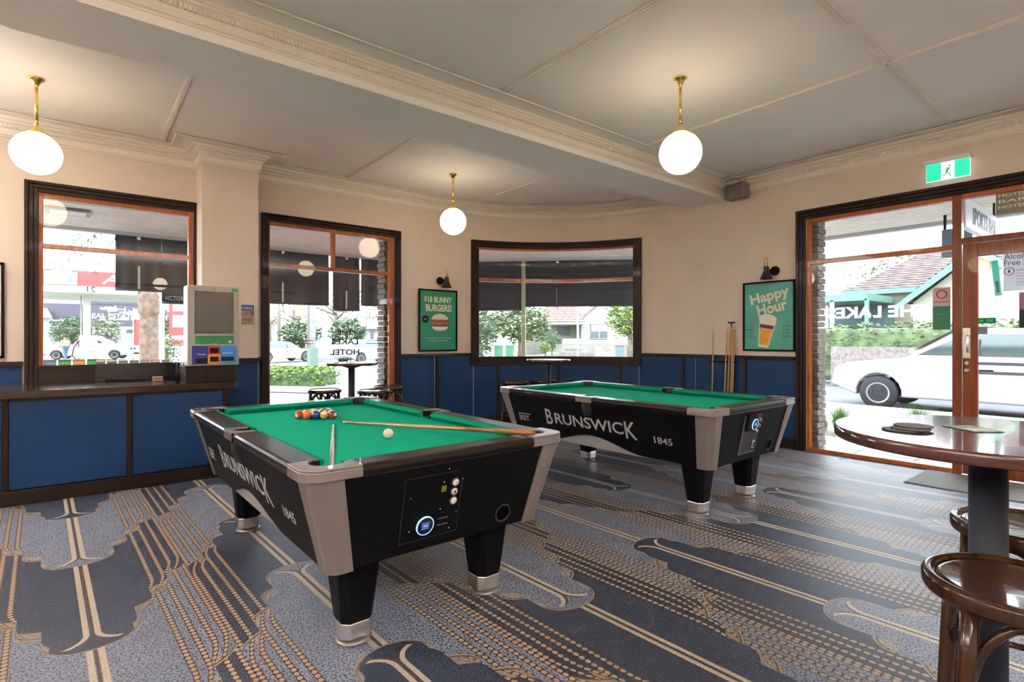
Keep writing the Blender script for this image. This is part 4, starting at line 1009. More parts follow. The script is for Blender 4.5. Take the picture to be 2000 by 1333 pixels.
def make_stool(loc, rz, label, R=.195, H=.745):
    t = thing('bentwood_stool', label, 'stool', loc, rz, 'bentwood bar stools')
    MB().lathe([(R - .035, H - .045), (R - .004, H - .043), (R, H - .034), (R, H - .010), (R - .006, H - .001), (R - .016, H), (R - .025, H - .006), (R - .030, H - .012)], 48, cap=False).build('seat_rim', BENT, t)
    MB().lathe([(.001, H - .020), (R * .5, H - .016), (R - .045, H - .009), (R - .028, H - .008), (R - .028, H - .022), (.001, H - .03)], 48, cap=False).build('seat', SEATW, t)
    legs = []
    for k in range(4):
        a = PI / 4 + k * PI / 2; c, s = math.cos(a), math.sin(a)
        top = Vector((c * (R - .035), s * (R - .035), H - .03)); bot = Vector((c * (R + .035), s * (R + .035), .0)); mid = top.lerp(bot, .5) - Vector((c, s, 0)) * .012
        legs.append((top, bot, a)); MB().tube([top, top.lerp(mid, .5), mid, mid.lerp(bot, .5), bot], [.019, .019, .017, .015, .013], 12).build('leg', BENT, t)
    for k in range(4):
        a0 = PI / 4 + k * PI / 2; a1 = a0 + PI / 2; rr = R - .035
        pts = []
        for i in range(13):
            f = i / 12; aa = a0 + (a1 - a0) * (f); h = math.sin(PI * f)
            p0 = Vector((math.cos(a0), math.sin(a0), 0)); p1 = Vector((math.cos(a1), math.sin(a1), 0))
            p = p0.lerp(p1, f) * (rr + .005); z = H - .235 + .17 * (h ** .55)
            pts.append((p.x * (1 - .0 * h), p.y, z))
        MB().tube(pts, .011, 10).build('arch_brace', BENT, t)
    n = 36; rr = R - .01; MB().tube([(rr * math.cos(2 * PI * i / n), rr * math.sin(2 * PI * i / n), .26) for i in range(n)], .011, 10, closed=True).build('foot_ring', BENT, t)
    return t
st = make_stool((1.807, .245, 0), .35, 'bentwood stool with glossy dished seat, nearest to the viewer')
dup(st, (2.40, .31, 0), -.16, 'bentwood stool standing behind the pole of the near bar table')
dup(st, (2.31, 6.43, 0), .2, 'bentwood stool left of the small table at the tall window')
dup(st, (2.74, 5.99, 0), .75, 'bentwood stool in front of the small table at the tall window')
dup(st, (3.10, 6.37, 0), .3, 'bentwood stool by the right frame of the tall window')
dup(st, (4.93, 6.02, 0), .5, 'bentwood stool left of the pole of the table below the curved window')
dup(st, (5.35, 5.88, 0), .1, 'bentwood stool right of the pole of the table below the curved window')
CO = mat('dark_coaster', (.045, .04, .042), .6)
for i, (x, y, z, lab) in enumerate(((1.955, .530, 1.0655, 'black round coaster at the bottom of the fanned stack'), (1.975, .512, 1.0695, 'black round coaster in the middle of the fanned stack'), (2.01, .515, 1.0735, 'black round coaster on top of the fanned stack'))):
    o = MB().lathe([(.050, 0), (.051, .001), (.051, .003), (.050, .004)], 36).build('coaster', CO, None); o.location = (x, y, z); tag(o, lab, 'coaster', 'coasters stacked on the bar table')
o = MB().box((-.06, -.045, 0), (.06, .045, .002)).build('printed_card', mat('card_green', (.10, .16, .13), .5, noise=(40, .6)), None); o.location = (2.15, .40, 1.0658); o.rotation_euler = (0, 0, .9); tag(o, 'thin dark green printed card lying on the near bar table', 'card')
MB().box((-.05, -.035, .002), (.0, .035, .0025)).build('card_print', mat('card_pale', (.4, .42, .4), .5), o)

# ------------------------------------------------------------------ lettering and stickers on the glass
def east(y, z, x=XE + .034): return frame((x, y, z), (0, -1, 0), (0, 0, 1))
GW = backlit('white_vinyl', (.92, .92, .90), .8); DKV = mat('dark_vinyl', (.05, .05, .05), .5)
t = text('window_lettering', 'THE LAKES', .14, east(2.10, 1.645), GW, None, width=.98, height=.135, bold=.006, mirror=True); tag(t, 'large white THE LAKES lettering seen reversed on the entrance glazing', 'lettering')
l2 = thing('window_lettering', 'dark THE LAKES HOTEL 1038 lettering seen reversed on the tall window', 'lettering', (2.79, YN + .034, 0))
MN = lambda x, z: frame((x, 0, z), (1, 0, 0), (0, 0, 1))
for s_, z, w_, h_ in (('THE', 1.44, .21, .070), ('LAKES', 1.31, .37, .075), ('HOTEL', 1.17, .40, .078), ('1038', 1.07, .17, .04)): text('word', s_, .1, MN(0, z), DKV, l2, width=w_, height=h_, bold=.003, mirror=True)
for x0 in (-.42, .30):
    MB().box((x0, -.001, 1.32), (x0 + .33 if x0 > 0 else x0 - .33, .001, 1.328)).box((x0, -.001, 1.28), (x0 + .24 if x0 > 0 else x0 - .24, .001, 1.288)).build('rule_line', DKV, l2)
def glass_card(name, lab, y0, y1, z0, z1, col, cat='sticker', x=XE + .036):
    o = MB().box((x, min(y0, y1), z0), (x + .002, max(y0, y1), z1)).build(name, col, None); return tag(o, lab, cat)
o = glass_card('notice', 'red and green notice on the glazing beside the mullion', 1.59, 1.445, 1.44, 1.87, backlit('notice_grey', (.62, .47, .45)))
MB().box((XE + .0345, 1.448, 1.44), (XE + .036, 1.588, 1.68)).build('green_half', backlit('notice_green', (.22, .66, .40)), o)
MB().lathe([(.045, 0), (.045, .001), (.034, .001), (.034, 0)], 28, M=east(1.515, 1.80, XE + .0355), cap=False).build('red_ring', backlit('notice_red', (.5, .08, .08)), o)
text('notice_print', 'NO TRADING', .02, east(1.515, 1.725, XE + .0345), backlit('notice_red', (.5, .08, .08)), o, width=.12)
for z in (1.60, 1.55): text('notice_print', 'MEMBERS AND GUESTS', .02, east(1.515, z, XE + .0335), GW, o, width=.10)
o = glass_card('alcohol_free_zone_poster', 'white Alcohol Free Zone poster with teal edge on the door glass', 1.045, .72, 1.80, 2.15, backlit('zone_paper', (.72, .74, .80)), 'poster')
text('headline', 'Alcohol', .05, east(.94, 2.125, XE + .0345), mat('zone_navy', (.05, .06, .16), .5), o, width=.20, height=.05)
text('headline', 'Free Zone', .05, east(.905, 2.065, XE + .0345), mat('zone_navy', (.05, .06, .16), .5), o, width=.27, height=.05)
MB().lathe([(.038, 0), (.038, .001), (.032, .001), (.032, 0)], 28, M=east(1.005, 1.985, XE + .0355), cap=False).build('red_ring', backlit('notice_red', (.5, .08, .08)), o)
MB().prism([(-.012, -.012), (.012, -.012), (.006, 0), (.006, .015), (-.006, .015), (-.006, 0)], 0, .001, M=east(1.005, 1.985, XE + .0355)).build('glass_symbol', DKV, o)
for i in range(6): text('zone_print', 'The consumption of alcohol is' if i % 2 else 'prohibited in this public place', .01, east(.86, 1.99 - i * .028, XE + .0345), backlit('zone_red', (.45, .12, .14)), o, width=.19)
o = MB().box((-.001, -.024, -.17), (.001, .024, .17)).build('teal_strip', backlit('teal_strip', (.25, .70, .60)), None); o.location = (XE + .034, 1.095, 1.93); o.rotation_euler = (-.09, 0, 0); tag(o, 'tilted teal paper strip stuck on the door glass beside the white poster', 'sticker')
MB().box((-.002, -.012, -.14), (-.001, .012, -.03)).build('strip_print', GW, o)
o = glass_card('pull_sticker', 'green push pull sticker on the door glass above the handle', 1.262, 1.10, 1.495, 1.55, backlit('sticker_green', (.02, .36, .14)))
text('word', 'PUSH', .02, east(1.217, 1.523, XE + .0345), GW, o, width=.05, height=.022); text('word', 'PULL', .02, east(1.142, 1.523, XE + .0345), GW, o, width=.048, height=.024)
o = glass_card('grey_decal', 'small square grey decal on the door glass under the green sticker', 1.235, 1.16, 1.39, 1.465, backlit('decal_grey', (.33, .33, .35))); MB().box((XE + .0345, 1.165, 1.43), (XE + .036, 1.23, 1.432)).build('decal_line', DKV, o)
for z, lab in ((1.105, 'upper grey safety stripe across the door glass'), (1.015, 'lower grey safety stripe across the door glass')):
    o = glass_card('safety_stripe', lab, 1.228, .40, z - .015, z + .015, backlit('stripe_grey', (.38, .38, .42)), 'sticker'); o['group'] = 'safety stripes on the door'
o = glass_card('notice', 'pink over dark notice at the right edge of the door glass', .935, .70, 1.45, 1.78, backlit('notice_pink', (.42, .25, .32))); MB().box((XE + .0345, .70, 1.45), (XE + .036, .933, 1.62)).build('dark_half', backlit('notice_dark', (.12, .14, .14)), o)
text('notice_print', 'HOTEL', .03, east(.82, 1.53, XE + .0335), GW, o, width=.12)
o = glass_card('address_plate', 'brown address plate with pale lettering on the glass above the door', 1.10, .86, 2.53, 2.76, mat('plate_brown', (.20, .18, .14), .6), 'sign')
for i, s_ in enumerate(("HOTEL", "BAR", "HOTEL")): text('word', s_, .03, east(.98, 2.71 - i * .055, XE + .0345), PRINTW, o, width=.2, height=.03)
# ================================================================== outside
GZ = -0.05
PAVE = mat('concrete_pavers', (.50, .49, .47), .8, noise=(3, .12), bump=(60, .1))
REDP = mat('red_brick_paving', (.20, .095, .07), .8, noise=(25, .25))
ROAD = mat('asphalt', (.09, .09, .10), .85, noise=(2, .15), bump=(120, .15))
VER = mat('verandah_lining', (.75, .72, .67), .6, noise=(4, .06))
VEROUT = [(-9, 10.95), (5.75, 10.95), (10.15, 6.5), (10.15, -9)]
VERIN = [(XE + TH, -9), (XE + TH, 4.3)] + arc_pts(RC + TH, 0, 90, 12) + [(4.147, YN + TH), (-9, YN + TH)]
ground = tag(MB().box((-70, -70, GZ - .45), (90, 110, GZ - .16)).build('ground', mat('verge_ground', (.20, .21, .16), .9, noise=(.4, .2))), kind='structure')
road = tag(MB().box((13.0, -70, GZ - .2), (26, 110, GZ - .12)).build('road', ROAD), kind='structure')
road2 = tag(MB().box((-70, 15.8, GZ - .2), (13.0, 27, GZ - .121)).build('road', ROAD), kind='structure')
foot = tag(MB().prism([(XE + .05, -12), (12.8, -12), (12.8, 12.5), (9.5, 15.6), (-30, 15.6), (-30, YN + .05)] + [(4.147, YN + .05)] + arc_pts(RC + .05, 90, 0, 12), GZ - .2, GZ - .012).build('footpath', mat('mortar_bed', (.22, .21, .20), .9)), kind='structure')
kerb = MB().sweep([(12.8, -12), (12.8, 12.5), (9.5, 15.6), (-30, 15.6)], [(0, GZ - .15), (-.15, GZ - .15), (-.15, GZ), (0, GZ)]).build('kerb', PAVE); tag(kerb, kind='structure')
# pavers near the door are single slabs; red bricks beyond the tall window too
sl = MB().box((-.292, -.292, -.012), (.292, .292, .0)).build('paver', PAVE, foot, bevel=.004, seg=1); fs_ = True
for i in range(6):
    for j in range(9):
        o = sl if fs_ else sl.copy()
        if not fs_: COL.objects.link(o); o.parent = foot
        fs_ = False; o.location = (XE + TH + .1 + i * .6, 4.0 - j * .6, GZ)
sl2 = MB().box((-.31, -.145, -.012), (.31, .145, 0)).build('paver', REDP, foot, bevel=.004, seg=1); fs_ = True
for i in range(16):
    for j in range(16):
        x = .9 + i * .63 + (.31 if j % 2 else 0); y = 7.5 + j * .30
        if x > 9.8 - (y - 7.5) * .8 + .9 and x > 9: continue
        if math.hypot(x - CC[0], y - CC[1]) < RC + TH + .35 and x > CC[0]: continue
        o = sl2 if fs_ else sl2.copy()
        if not fs_: COL.objects.link(o); o.parent = foot
        fs_ = False; o.location = (x, y, GZ)
# verandah
ver = tag(MB().prism([(x, y) for x, y in VEROUT + VERIN], 3.12, 3.30).build('verandah_roof', VER), kind='structure')
mb = MB()
y = YN + TH + .05
while y < 10.9:
    xe = 9.7 if y > 7.2 else 6; xe = min(10.1, 5.75 + (10.95 - y)); x0 = -6 if y > YN + TH else 0
    mb.box((-6, y, 3.105), (xe if y > 7.4 else 4.2, y + .055, 3.121)); y += .105
x = XE + TH + .05
while x < 10.1:
    ye = min(YN + TH, 6.5 + (10.15 - x)); mb.box((x, -6, 3.105), (x + .055, min(ye, 7.3) if x > 7.8 else 4.3, 3.121)); x += .105
tag(mb.build('lining_board', VER, ver), kind='stuff')
mb = MB().sweep(VEROUT, [(0, 3.05), (-.12, 3.05), (-.12, 3.32), (0, 3.32)]); mb.build('fascia', mat('fascia_grey', (.45, .45, .46), .5), ver)
sk = MB().box((-.24, -.20, -.03), (.24, .20, .0)).build('frame', mat('lamp_frame_grey', (.16, .16, .16), .5), None)
sl_ = thing('verandah_light', 'square framed light fitting on the verandah lining outside the left window', 'light', (0, 0, 0)); p = far(133, 7.35, z=3.10); sl_.location = p
sk.parent = sl_; MB().box((-.19, -.15, -.035), (.19, .15, -.028)).build('diffuser', mat('diffuser', (.6, .58, .52), .5), sl_)
# dark cafe blinds hanging at the verandah edge
BL = mat('dark_awning_canvas', (.020, .021, .026), .5, bump=(5, .1)); BLS = mat('blind_bar', (.03, .03, .035), .4)
def blind(a, b, z0, label, straps=(.5,)):
    a = Vector((*a, 0)); b = Vector((*b, 0)); d = (b - a).normalized(); L = (b - a).length
    ang = math.atan2(d.y, d.x); t = thing('awning_blind', label, 'blind', a, ang, 'dark blinds along the verandah edge')
    n = 14; vs = []; fs = []
    for i in range(n + 1):
        f = i / n; off = .03 * math.sin(i * 1.3)
        for z in (z0 + .03, (z0 + 3.1) / 2, 3.10):
            vs.append((f * L, off * (1 if z < 3 else .2), z)); vs.append((f * L, off * (1 if z < 3 else .2) + .006, z))
    for i in range(n):
        for k in range(2):
            b0 = i * 6 + k * 2; c0 = b0 + 6; fs += [(b0, c0, c0 + 2, b0 + 2), (b0 + 1, b0 + 3, c0 + 3, c0 + 1)]
    MB().add(vs, fs, True).build('canvas', BL, t)
    MB().cyl((0, 0, z0 + .02), (L, 0, z0 + .02), .022, n=10).build('bottom_bar', BLS, t)
    for q in straps: MB().box((L * q - .016, -.012, z0 - .05), (L * q + .016, -.006, z0 + .42)).build('strap', mat('clear_strap', (.5, .5, .48), .4), t); MB().sphere((L * q, -.02, 3.02), .03, 10, 8).build('pulley', WHITE, t)
    return t
YB = 10.88
def nx(px): r = FWD + RT * ((px - 1000) / FPX); return r.x / r.y * YB
blind((nx(225), YB), (nx(315.7), YB), 2.14, 'dark rolled-down verandah blind, the first one seen through the left window')
blind((nx(316), YB), (nx(450), YB), 1.95, 'dark verandah blind with pale lettering along its lower edge')
blind((nx(452), YB), (nx(642), YB), 2.02, 'dark verandah blind across the left half of the tall window')
blind((nx(650), YB), (nx(702), YB), 1.93, 'low hanging dark verandah blind in the right half of the tall window')
blind((nx(705), YB), (nx(800), YB), 2.05, 'dark verandah blind outside the tall window beside the brick reveal')
def onch(f): return (5.75 + (10.10 - 5.75) * f, 10.88 + (6.5 - 10.88) * f)
def cf(px):
    r = FWD + RT * ((px - 1000) / FPX); k = r.x / r.y     # where that bearing meets the splayed corner of the verandah edge
    return (k * 10.88 - 5.75) / (4.35 + k * 4.38)
blind((nx(806), YB), onch(.0), 2.02, 'dark verandah blind between the tall and the curved window')
blind(onch(.02), onch(cf(1019)), 1.97, 'dark verandah blind at the left of the curved window, hanging slightly lower', (.45,))
blind(onch(cf(1026)), onch(1.0), 2.05, 'very wide dark verandah blind across the right of the curved window', (.20,))
lt = text('blind_lettering', 'VICTORIA', .2, frame(((nx(316) + nx(372)) / 2, YB - .05, 2.045), (1, 0, 0), (0, 0, 1)), mat('pale_blue_print', (.45, .55, .60), .5), None, width=nx(367) - nx(321), height=.075)
bpar = [o for o in bpy.data.objects if o.name.startswith('awning_blind')][1]; lt.parent = bpar; lt.matrix_parent_inverse = Matrix.Translation(-Vector(bpar.location))
# one pale verandah post at the splayed corner, standing in the gap between two blinds
p = onch(cf(1022.5)); t = thing('verandah_post', 'slim pale verandah post in the gap between two blinds at the curved window', 'post', (p[0], p[1], GZ), -.8)
MB().box((-.045, -.045, 0), (.045, .045, 3.13)).build('shaft', mat('post_cream', (.30, .33, .22), .6), t, bevel=.01); MB().box((-.07, -.07, 0), (.07, .07, .12)).build('foot_plate', mat('post_cream', (.30, .33, .22), .6), t)
# hanging signs outside the entrance
sg = thing('hanging_sign', 'white SPORTS BAR sign hanging under the verandah outside the door', 'sign', (8.55, 1.50, 2.75))
MB().box((-.95, -.03, -.17), (.95, .03, .17)).build('panel', mat('sign_white', (.62, .64, .66), .4), sg, bevel=.01)
text('word', 'SPORTS BAR', .2, frame((0, -.032, 0), (1, 0, 0), (0, 0, 1)), mat('sign_ink', (.10, .10, .16), .5), sg, width=1.25, height=.20, bold=.006)
MB().box((-.7, -.01, .17), (-.67, .01, .37)).box((.67, -.01, .17), (.70, .01, .37)).build('hanger', BLACKM, sg)
sg2 = thing('projecting_sign', 'blue-grey panel sign hanging at the verandah edge left of the door', 'sign', (9.6, 1.95, 2.70))
MB().box((-.02, -.17, -.20), (.02, .17, .20)).build('panel', mat('sign_blue_grey', (.11, .17, .24), .4), sg2); MB().box((-.015, -.15, .20), (.015, -.12, .42)).box((-.015, .12, .20), (.015, .15, .42)).build('hanger', BLACKM, sg2)
# hedge planter outside the tall window
LEAF = mat('hedge_leaf', (.13, .20, .02), .6, noise=(8, .5)); LEAFD = mat('dark_leaf', (.05, .10, .035), .6, noise=(3, .5)); LEAFP = mat('pale_leaf', (.09, .13, .05), .6, noise=(3, .5))
BARK = mat('bark', (.16, .13, .10), .9, noise=(6, .4), bump=(20, .4))
def leaves(centre, radii, n, size, m, name, parent, box_=False, seed=1, shell=.75):
    rnd = random.Random(seed); vs = []; fs = []
    for i in range(n):
        if box_: c = [rnd.uniform(-1, 1) * r for r in radii]
        else:
            while True:
                q = Vector([rnd.uniform(-1, 1) for _ in range(3)])
                if q.length <= 1 and q.length > shell * rnd.random(): break
            k = 1 + .18 * math.sin(q.x * 7 + seed) * math.cos(q.y * 5 + q.z * 6)
            c = [q[j] * radii[j] * k for j in range(3)]
        M = Matrix.Translation(Vector(centre) + Vector(c)) @ Matrix.Rotation(rnd.uniform(0, 6.28), 4, 'Z') @ Matrix.Rotation(rnd.uniform(-1.2, 1.2), 4, 'X')
        s = size * rnd.uniform(.6, 1.3); k0 = len(vs)
        for v in ((-.5, 0, 0), (0, -.25, .06), (.5, 0, 0), (0, .25, .06)): vs.append(tuple(M @ (Vector(v) * s)))
        fs.append((k0, k0 + 1, k0 + 2, k0 + 3))
    return MB().add(vs, fs).build(name, m, parent)
hd = thing('hedge_planter', 'low clipped yellow-green hedge in a pale kerbed planter outside the tall window', 'hedge', (0, 0, 0))
A_ = far(470, 14.4, z=0); B_ = far(620, 13.9, z=0); dv = (B_ - A_).normalized(); nv = Vector((-dv.y, dv.x, 0)); L_ = (B_ - A_).length; mid_ = (A_ + B_) / 2 + nv * .55
hd.location = (mid_.x, mid_.y, GZ); hd.rotation_euler = (0, 0, math.atan2(dv.y, dv.x))
MB().box((-L_ / 2 - .1, -.6, 0), (L_ / 2 + .1, .6, .16)).build('kerb_edge', PAVE, hd, bevel=.03)
MB().box((-L_ / 2 + .03, -.45, .1), (L_ / 2 - .03, .45, .50)).build('hedge_core', LEAFD, hd, bevel=.08)
tag(leaves((0, 0, .38), (L_ / 2 + .02, .52, .27), 5200, .10, LEAF, 'foliage', hd, True, 3), kind='stuff')
# grass tufts outside the glazing
GR = mat('tuft_green', (.10, .25, .02), .6, noise=(10, .35))
bed = tag(MB().box((8.45, -3, GZ - .03), (9.55, 4.5, GZ + .004)).build('planting_bed', mat('mulch', (.30, .25, .19), .9, noise=(20, .5))), kind='structure')
def tuft(loc, n, h, label, seed):
    t = thing('grass_tuft', label, 'grass plant', loc, 0, 'grass tufts outside the glazing'); rnd = random.Random(seed); vs = []; fs = []
    for i in range(n):
        a = rnd.uniform(0, 6.28); r = rnd.uniform(0, .06); l = h * rnd.uniform(.6, 1.1); ln = rnd.uniform(.05, .62) * l; c, s = math.cos(a), math.sin(a); w2 = .005; k0 = len(vs)
        for f in (0, .35, .7, 1):
            R_ = r + ln * f ** 1.7; z = l * (f - .25 * (ln / l) * f * f); ww = w2 * (1.0 - f * .95)
            vs += [(R_ * c - s * ww, R_ * s + c * ww, z), (R_ * c + s * ww, R_ * s - c * ww, z)]
        for k in range(3): fs.append((k0 + 2 * k, k0 + 2 * k + 1, k0 + 2 * k + 3, k0 + 2 * k + 2))
    b_ = MB().add(vs, fs).build('blade', GR, t); b_['kind'] = 'stuff'; return t
tuft((8.75, 3.14, GZ), 420, .44, 'spiky green grass tuft outside the lower left of the entrance glazing', 1)
tuft((8.95, 3.45, GZ), 160, .25, 'small low grass tuft half hidden by the brick reveal', 2)
tuft((9.2, 2.30, GZ), 420, .50, 'green grass tuft seen just above the bar table edge', 3)
tuft((9.3, 1.80, GZ), 160, .28, 'short grass tuft next to the mullion of the entrance glazing', 4)

# ---------------- vehicles
CARW = mat('car_white', (.46, .46, .46), .3, coat=.5); CARG = mat('car_glass', (.05, .07, .07), .08, spec=.8); TYRE = mat('tyre', (.03, .03, .032), .8); RIM = mat('rim', (.4, .4, .4), .3, .6)
def car(loc, rz, label, L=4.6, H=1.6, W=1.8, body=CARW, ute=False, wheel=.33):
    t = thing('ute' if ute else 'car', label, 'car', loc, rz)
    if ute: prof_ = [(-.5, .33), (-.5, .62), (-.12, .64), (-.12, .66), (-.06, .97), (.10, 1.0), (.24, .70), (.46, .62), (.5, .52), (.5, .30)]
    else: prof_ = [(-.5, .32), (-.5, .62), (-.47, .68), (-.42, .92), (-.30, .99), (0, 1.0), (.10, .95), (.24, .66), (.44, .58), (.49, .50), (.5, .30)]
    pts = [(x * L, z * H) for x, z in prof_]
    wx = (-.31 * L, .33 * L)
    low = []
    for x0 in wx[::-1]:
        low += [(x0 + wheel * 1.18 * math.cos(math.radians(a)), max(.22, wheel + wheel * 1.18 * math.sin(math.radians(a)))) for a in range(-10, 191, 20)]
    pts += low
    vs = []; n = len(pts)
    for s in (-1, 1):
        for x, z in pts:
            k = 1.0 - .20 * max(0, (z / H - .62) / .38); vs.append((x, s * W / 2 * k, z))
    fs = [tuple(range(n)), tuple(range(n, 2 * n))[::-1]] + [(i, (i + 1) % n, n + (i + 1) % n, n + i) for i in range(n)]
    MB().add(vs, fs).build('body', body, t, bevel=.04, seg=2)
    gp = [(-.10, .70), (-.05, .93), (.08, .94), (.20, .70)] if ute else [(-.44, .70), (-.38, .90), (-.02, .94), (.08, .91), (.20, .69)]
    for s in (-1, 1):
        vs = []
        for x, z in gp:
            k = 1.0 - .20 * max(0, (z - .62) / .38); vs.append((x * L, s * (W / 2 * k + .006), z * H))
        m_ = len(gp); vs += [(x, y - s * .02, z) for x, y, z in vs]
        MB().add(vs, [tuple(range(m_)), tuple(range(m_, 2 * m_))] + [(i, (i + 1) % m_, m_ + (i + 1) % m_, m_ + i) for i in range(m_)]).build('side_window', CARG, t)
        MB().box((.02 * L, s * W / 2 - .02 * 0, .69 * H), (.035 * L, s * (W / 2 + .0), .92 * H)).build('pillar', body, t)
        MB().box((-.02 * L, s * W * .5 + s * .002, .52 * H), (.02 * L, s * W * .5 + s * .02, .54 * H)).build('door_handle', BLACKM, t)
    a, b = (.10, .985), (.235, .71)
    MB().add([(a[0] * L + .02, -W * .36, a[1] * H), (a[0] * L + .02, W * .36, a[1] * H), (b[0] * L + .02, W * .44, b[1] * H), (b[0] * L + .02, -W * .44, b[1] * H)], [(0, 1, 2, 3)]).build('windscreen', CARG, t)
    MB().box((.488 * L, -W * .35, .40 * H), (.504 * L, W * .35, .50 * H)).build('front_grille', BLACKM, t)
    for s in (-1, 1):
        for x0 in wx:
            Mw = Matrix.Translation((x0, s * (W / 2 - .10), wheel)) @ Matrix.Rotation(PI / 2, 4, 'X')
            wq = MB().lathe([(wheel * .6, -.10), (wheel * .95, -.10), (wheel, -.07), (wheel, .07), (wheel * .95, .10), (wheel * .6, .10)], 24, M=Mw).build('wheel', TYRE, t)
            MB().lathe([(wheel * .62, -.105), (wheel * .2, -.08), (.0, -.08)], 20, M=Mw, cap=False).lathe([(wheel * .62, .105), (wheel * .2, .08), (.0, .08)], 20, M=Mw, cap=False).build('rim', RIM, wq)
    return t
RZ = GZ - .12
car((14.4, 2.3, RZ), PI / 2, 'large white estate car on the road right outside the entrance glazing', 5.4, 1.72, 1.9, wheel=.36)
p = far(1117, 44, z=0); car((p.x, p.y, RZ), -2.3, 'white car parked on the driveway of the white house', 4.5, 1.55)
p = far(175, 41, z=0); car((p.x, p.y, RZ), .05 - .38, 'white ute parked at the petrol station beyond the pumps', 5.6, 1.75, 1.85, ute=True)
p = far(722, 34, z=0); car((p.x, p.y, RZ), .3, 'silver blue car on the road seen at the right of the tall window', 4.6, 1.5, body=mat('car_silver', (.30, .33, .37), .3, coat=.5))
p = far(545, 36, z=0); car((p.x, p.y, RZ), .3, 'pale car on the road seen at the left edge of the tall window', 4.4, 1.35, body=mat('car_pale', (.45, .45, .46), .3, coat=.5))

# ---------------- buildings
TILE = mat('roof_tile_red', (.20, .10, .085), .7, noise=(3, .2)); TILEG = mat('roof_tile_grey', (.15, .11, .105), .7, noise=(3, .2)); TEAL = mat('teal_gutter', (.09, .22, .17), .5)
RENDER = mat('white_render', (.30, .30, .28), .8); DGL = mat('dark_window', (.07, .09, .10), .15)
def roof_slope(par, a, b, c, d, m, rows=16, name='tile_course'):
    """a-b is the eave, d-c the ridge; overlapping courses of tiles with a step each"""
    a, b, c, d = map(Vector, (a, b, c, d)); n = (b - a).cross(d - a).normalized(); n = n if n.z > 0 else -n; out = []
    for i in range(rows):
        f0, f1 = i / rows, (i + 1) / rows; p, q, r, s = a.lerp(d, f0), b.lerp(c, f0), b.lerp(c, f1), a.lerp(d, f1)
        L = (q - p).length; k = max(2, int(L / .30)); mb = MB(); vs = []; fs = []
        for j in range(k + 1):
            g = j / k; h = .035 * (1 if j % 2 else 0)
            vs += [tuple(p.lerp(q, g) + n * (.06 + h)), tuple(p.lerp(q, g) + n * (.0)), tuple(s.lerp(r, g) + n * (.005 + h * .6))]
        for j in range(k):
            e = j * 3; fs += [(e, e + 3, e + 5, e + 2), (e + 1, e + 4, e + 3, e)]
        out.append(mb.add(vs, fs).build(name, m, par))
    return out
def ridge(par, a, b, m, r=.10): return MB().cyl(a, b, r, n=8).build('ridge_cap', m, par)
# house with tiled roof and teal gutters opposite the entrance
hs = thing('house', 'low house with grey tiled roof and teal gutters across the road from the entrance', 'house', (0, 0, 0))
Yv = lambda px, X: X * (FWD.y + RT.y * ((px - 1000) / FPX)) / (FWD.x + RT.x * ((px - 1000) / FPX))
Zv = lambda px, py, X: CAM_Z + (HORIZON - py) / FPX * X / (FWD.x + RT.x * ((px - 1000) / FPX))
X0 = 25.0; ye0 = Yv(1648, X0); yr = Yv(1795, 29.0)
e1 = (X0, ye0, Zv(1648, 571, X0)); e2 = (X0, -14, Zv(1648, 571, X0)); r1 = (29.5, Yv(1790, 29.5), Zv(1790, 500, 29.5)); r2 = (29.5, -14, r1[2])
roof_slope(hs, e2, e1, r1, r2, TILEG, 15); ridge(hs, r2, r1, TILEG); ridge(hs, e1, r1, TILEG, .09)
roof_slope(hs, e1, (34, ye0, e1[2]), r1, r1, TILEG, 8)
MB().box((25.4, -14, GZ), (34, ye0 - .5, e1[2])).build('wall', mat('house_cream', (.28, .26, .20), .8), hs)
MB().box((X0 - .08, -14, e1[2] - .16), (X0 + .02, ye0 + .1, e1[2] + .02)).build('gutter', TEAL, hs)
# gable wing in front, ridge running towards the road
gx = 21.5; yl = Yv(1757, gx); zl = Zv(1757, 592, gx); yg = Yv(1905, gx); zg = Zv(1862, 513, gx) + (Yv(1862, gx) - yg) * ((Zv(1862, 513, gx) - zl) / (yl - Yv(1862, gx)))
slp = (zg - zl) / (yl - yg); yrr = yg - (yl - yg)
MB().add([(gx + .3, yl - .3, GZ), (gx + .3, yrr + .3, GZ), (gx + .3, yrr + .3, zl), (gx + .3, yg, zg - .2), (gx + .3, yl - .3, zl)] + [(gx + 5, yl - .3, GZ), (gx + 5, yrr + .3, GZ), (gx + 5, yrr + .3, zl), (gx + 5, yg, zg - .2), (gx + 5, yl - .3, zl)], [(0, 1, 2, 3, 4), (5, 6, 7, 8, 9), (0, 5, 9, 4), (1, 2, 7, 6)]).build('gable_wall', mat('gable_cream', (.28, .27, .22), .8), hs)
roof_slope(hs, (gx + 6, yl, zl), (gx, yl, zl), (gx, yg, zg), (gx + 6, yg, zg), TILEG, 12); roof_slope(hs, (gx, yrr, zl), (gx + 6, yrr, zl), (gx + 6, yg, zg), (gx, yg, zg), TILEG, 12)
for y_a, y_b in ((yl + .1, yg), (yrr - .1, yg)):
    a = Vector((gx - .02, y_a, zl - .05)); b = Vector((gx - .02, y_b, zg + .02)); vs = [a, b, b + Vector((0, 0, -.26)), a + Vector((0, 0, -.22))]; vs += [v + Vector((.06, 0, 0)) for v in vs]
    MB().add([tuple(v) for v in vs], [(0, 1, 2, 3), (4, 5, 6, 7), (0, 1, 5, 4), (3, 2, 6, 7), (1, 2, 6, 5), (0, 3, 7, 4)]).build('barge_board', TEAL, hs)
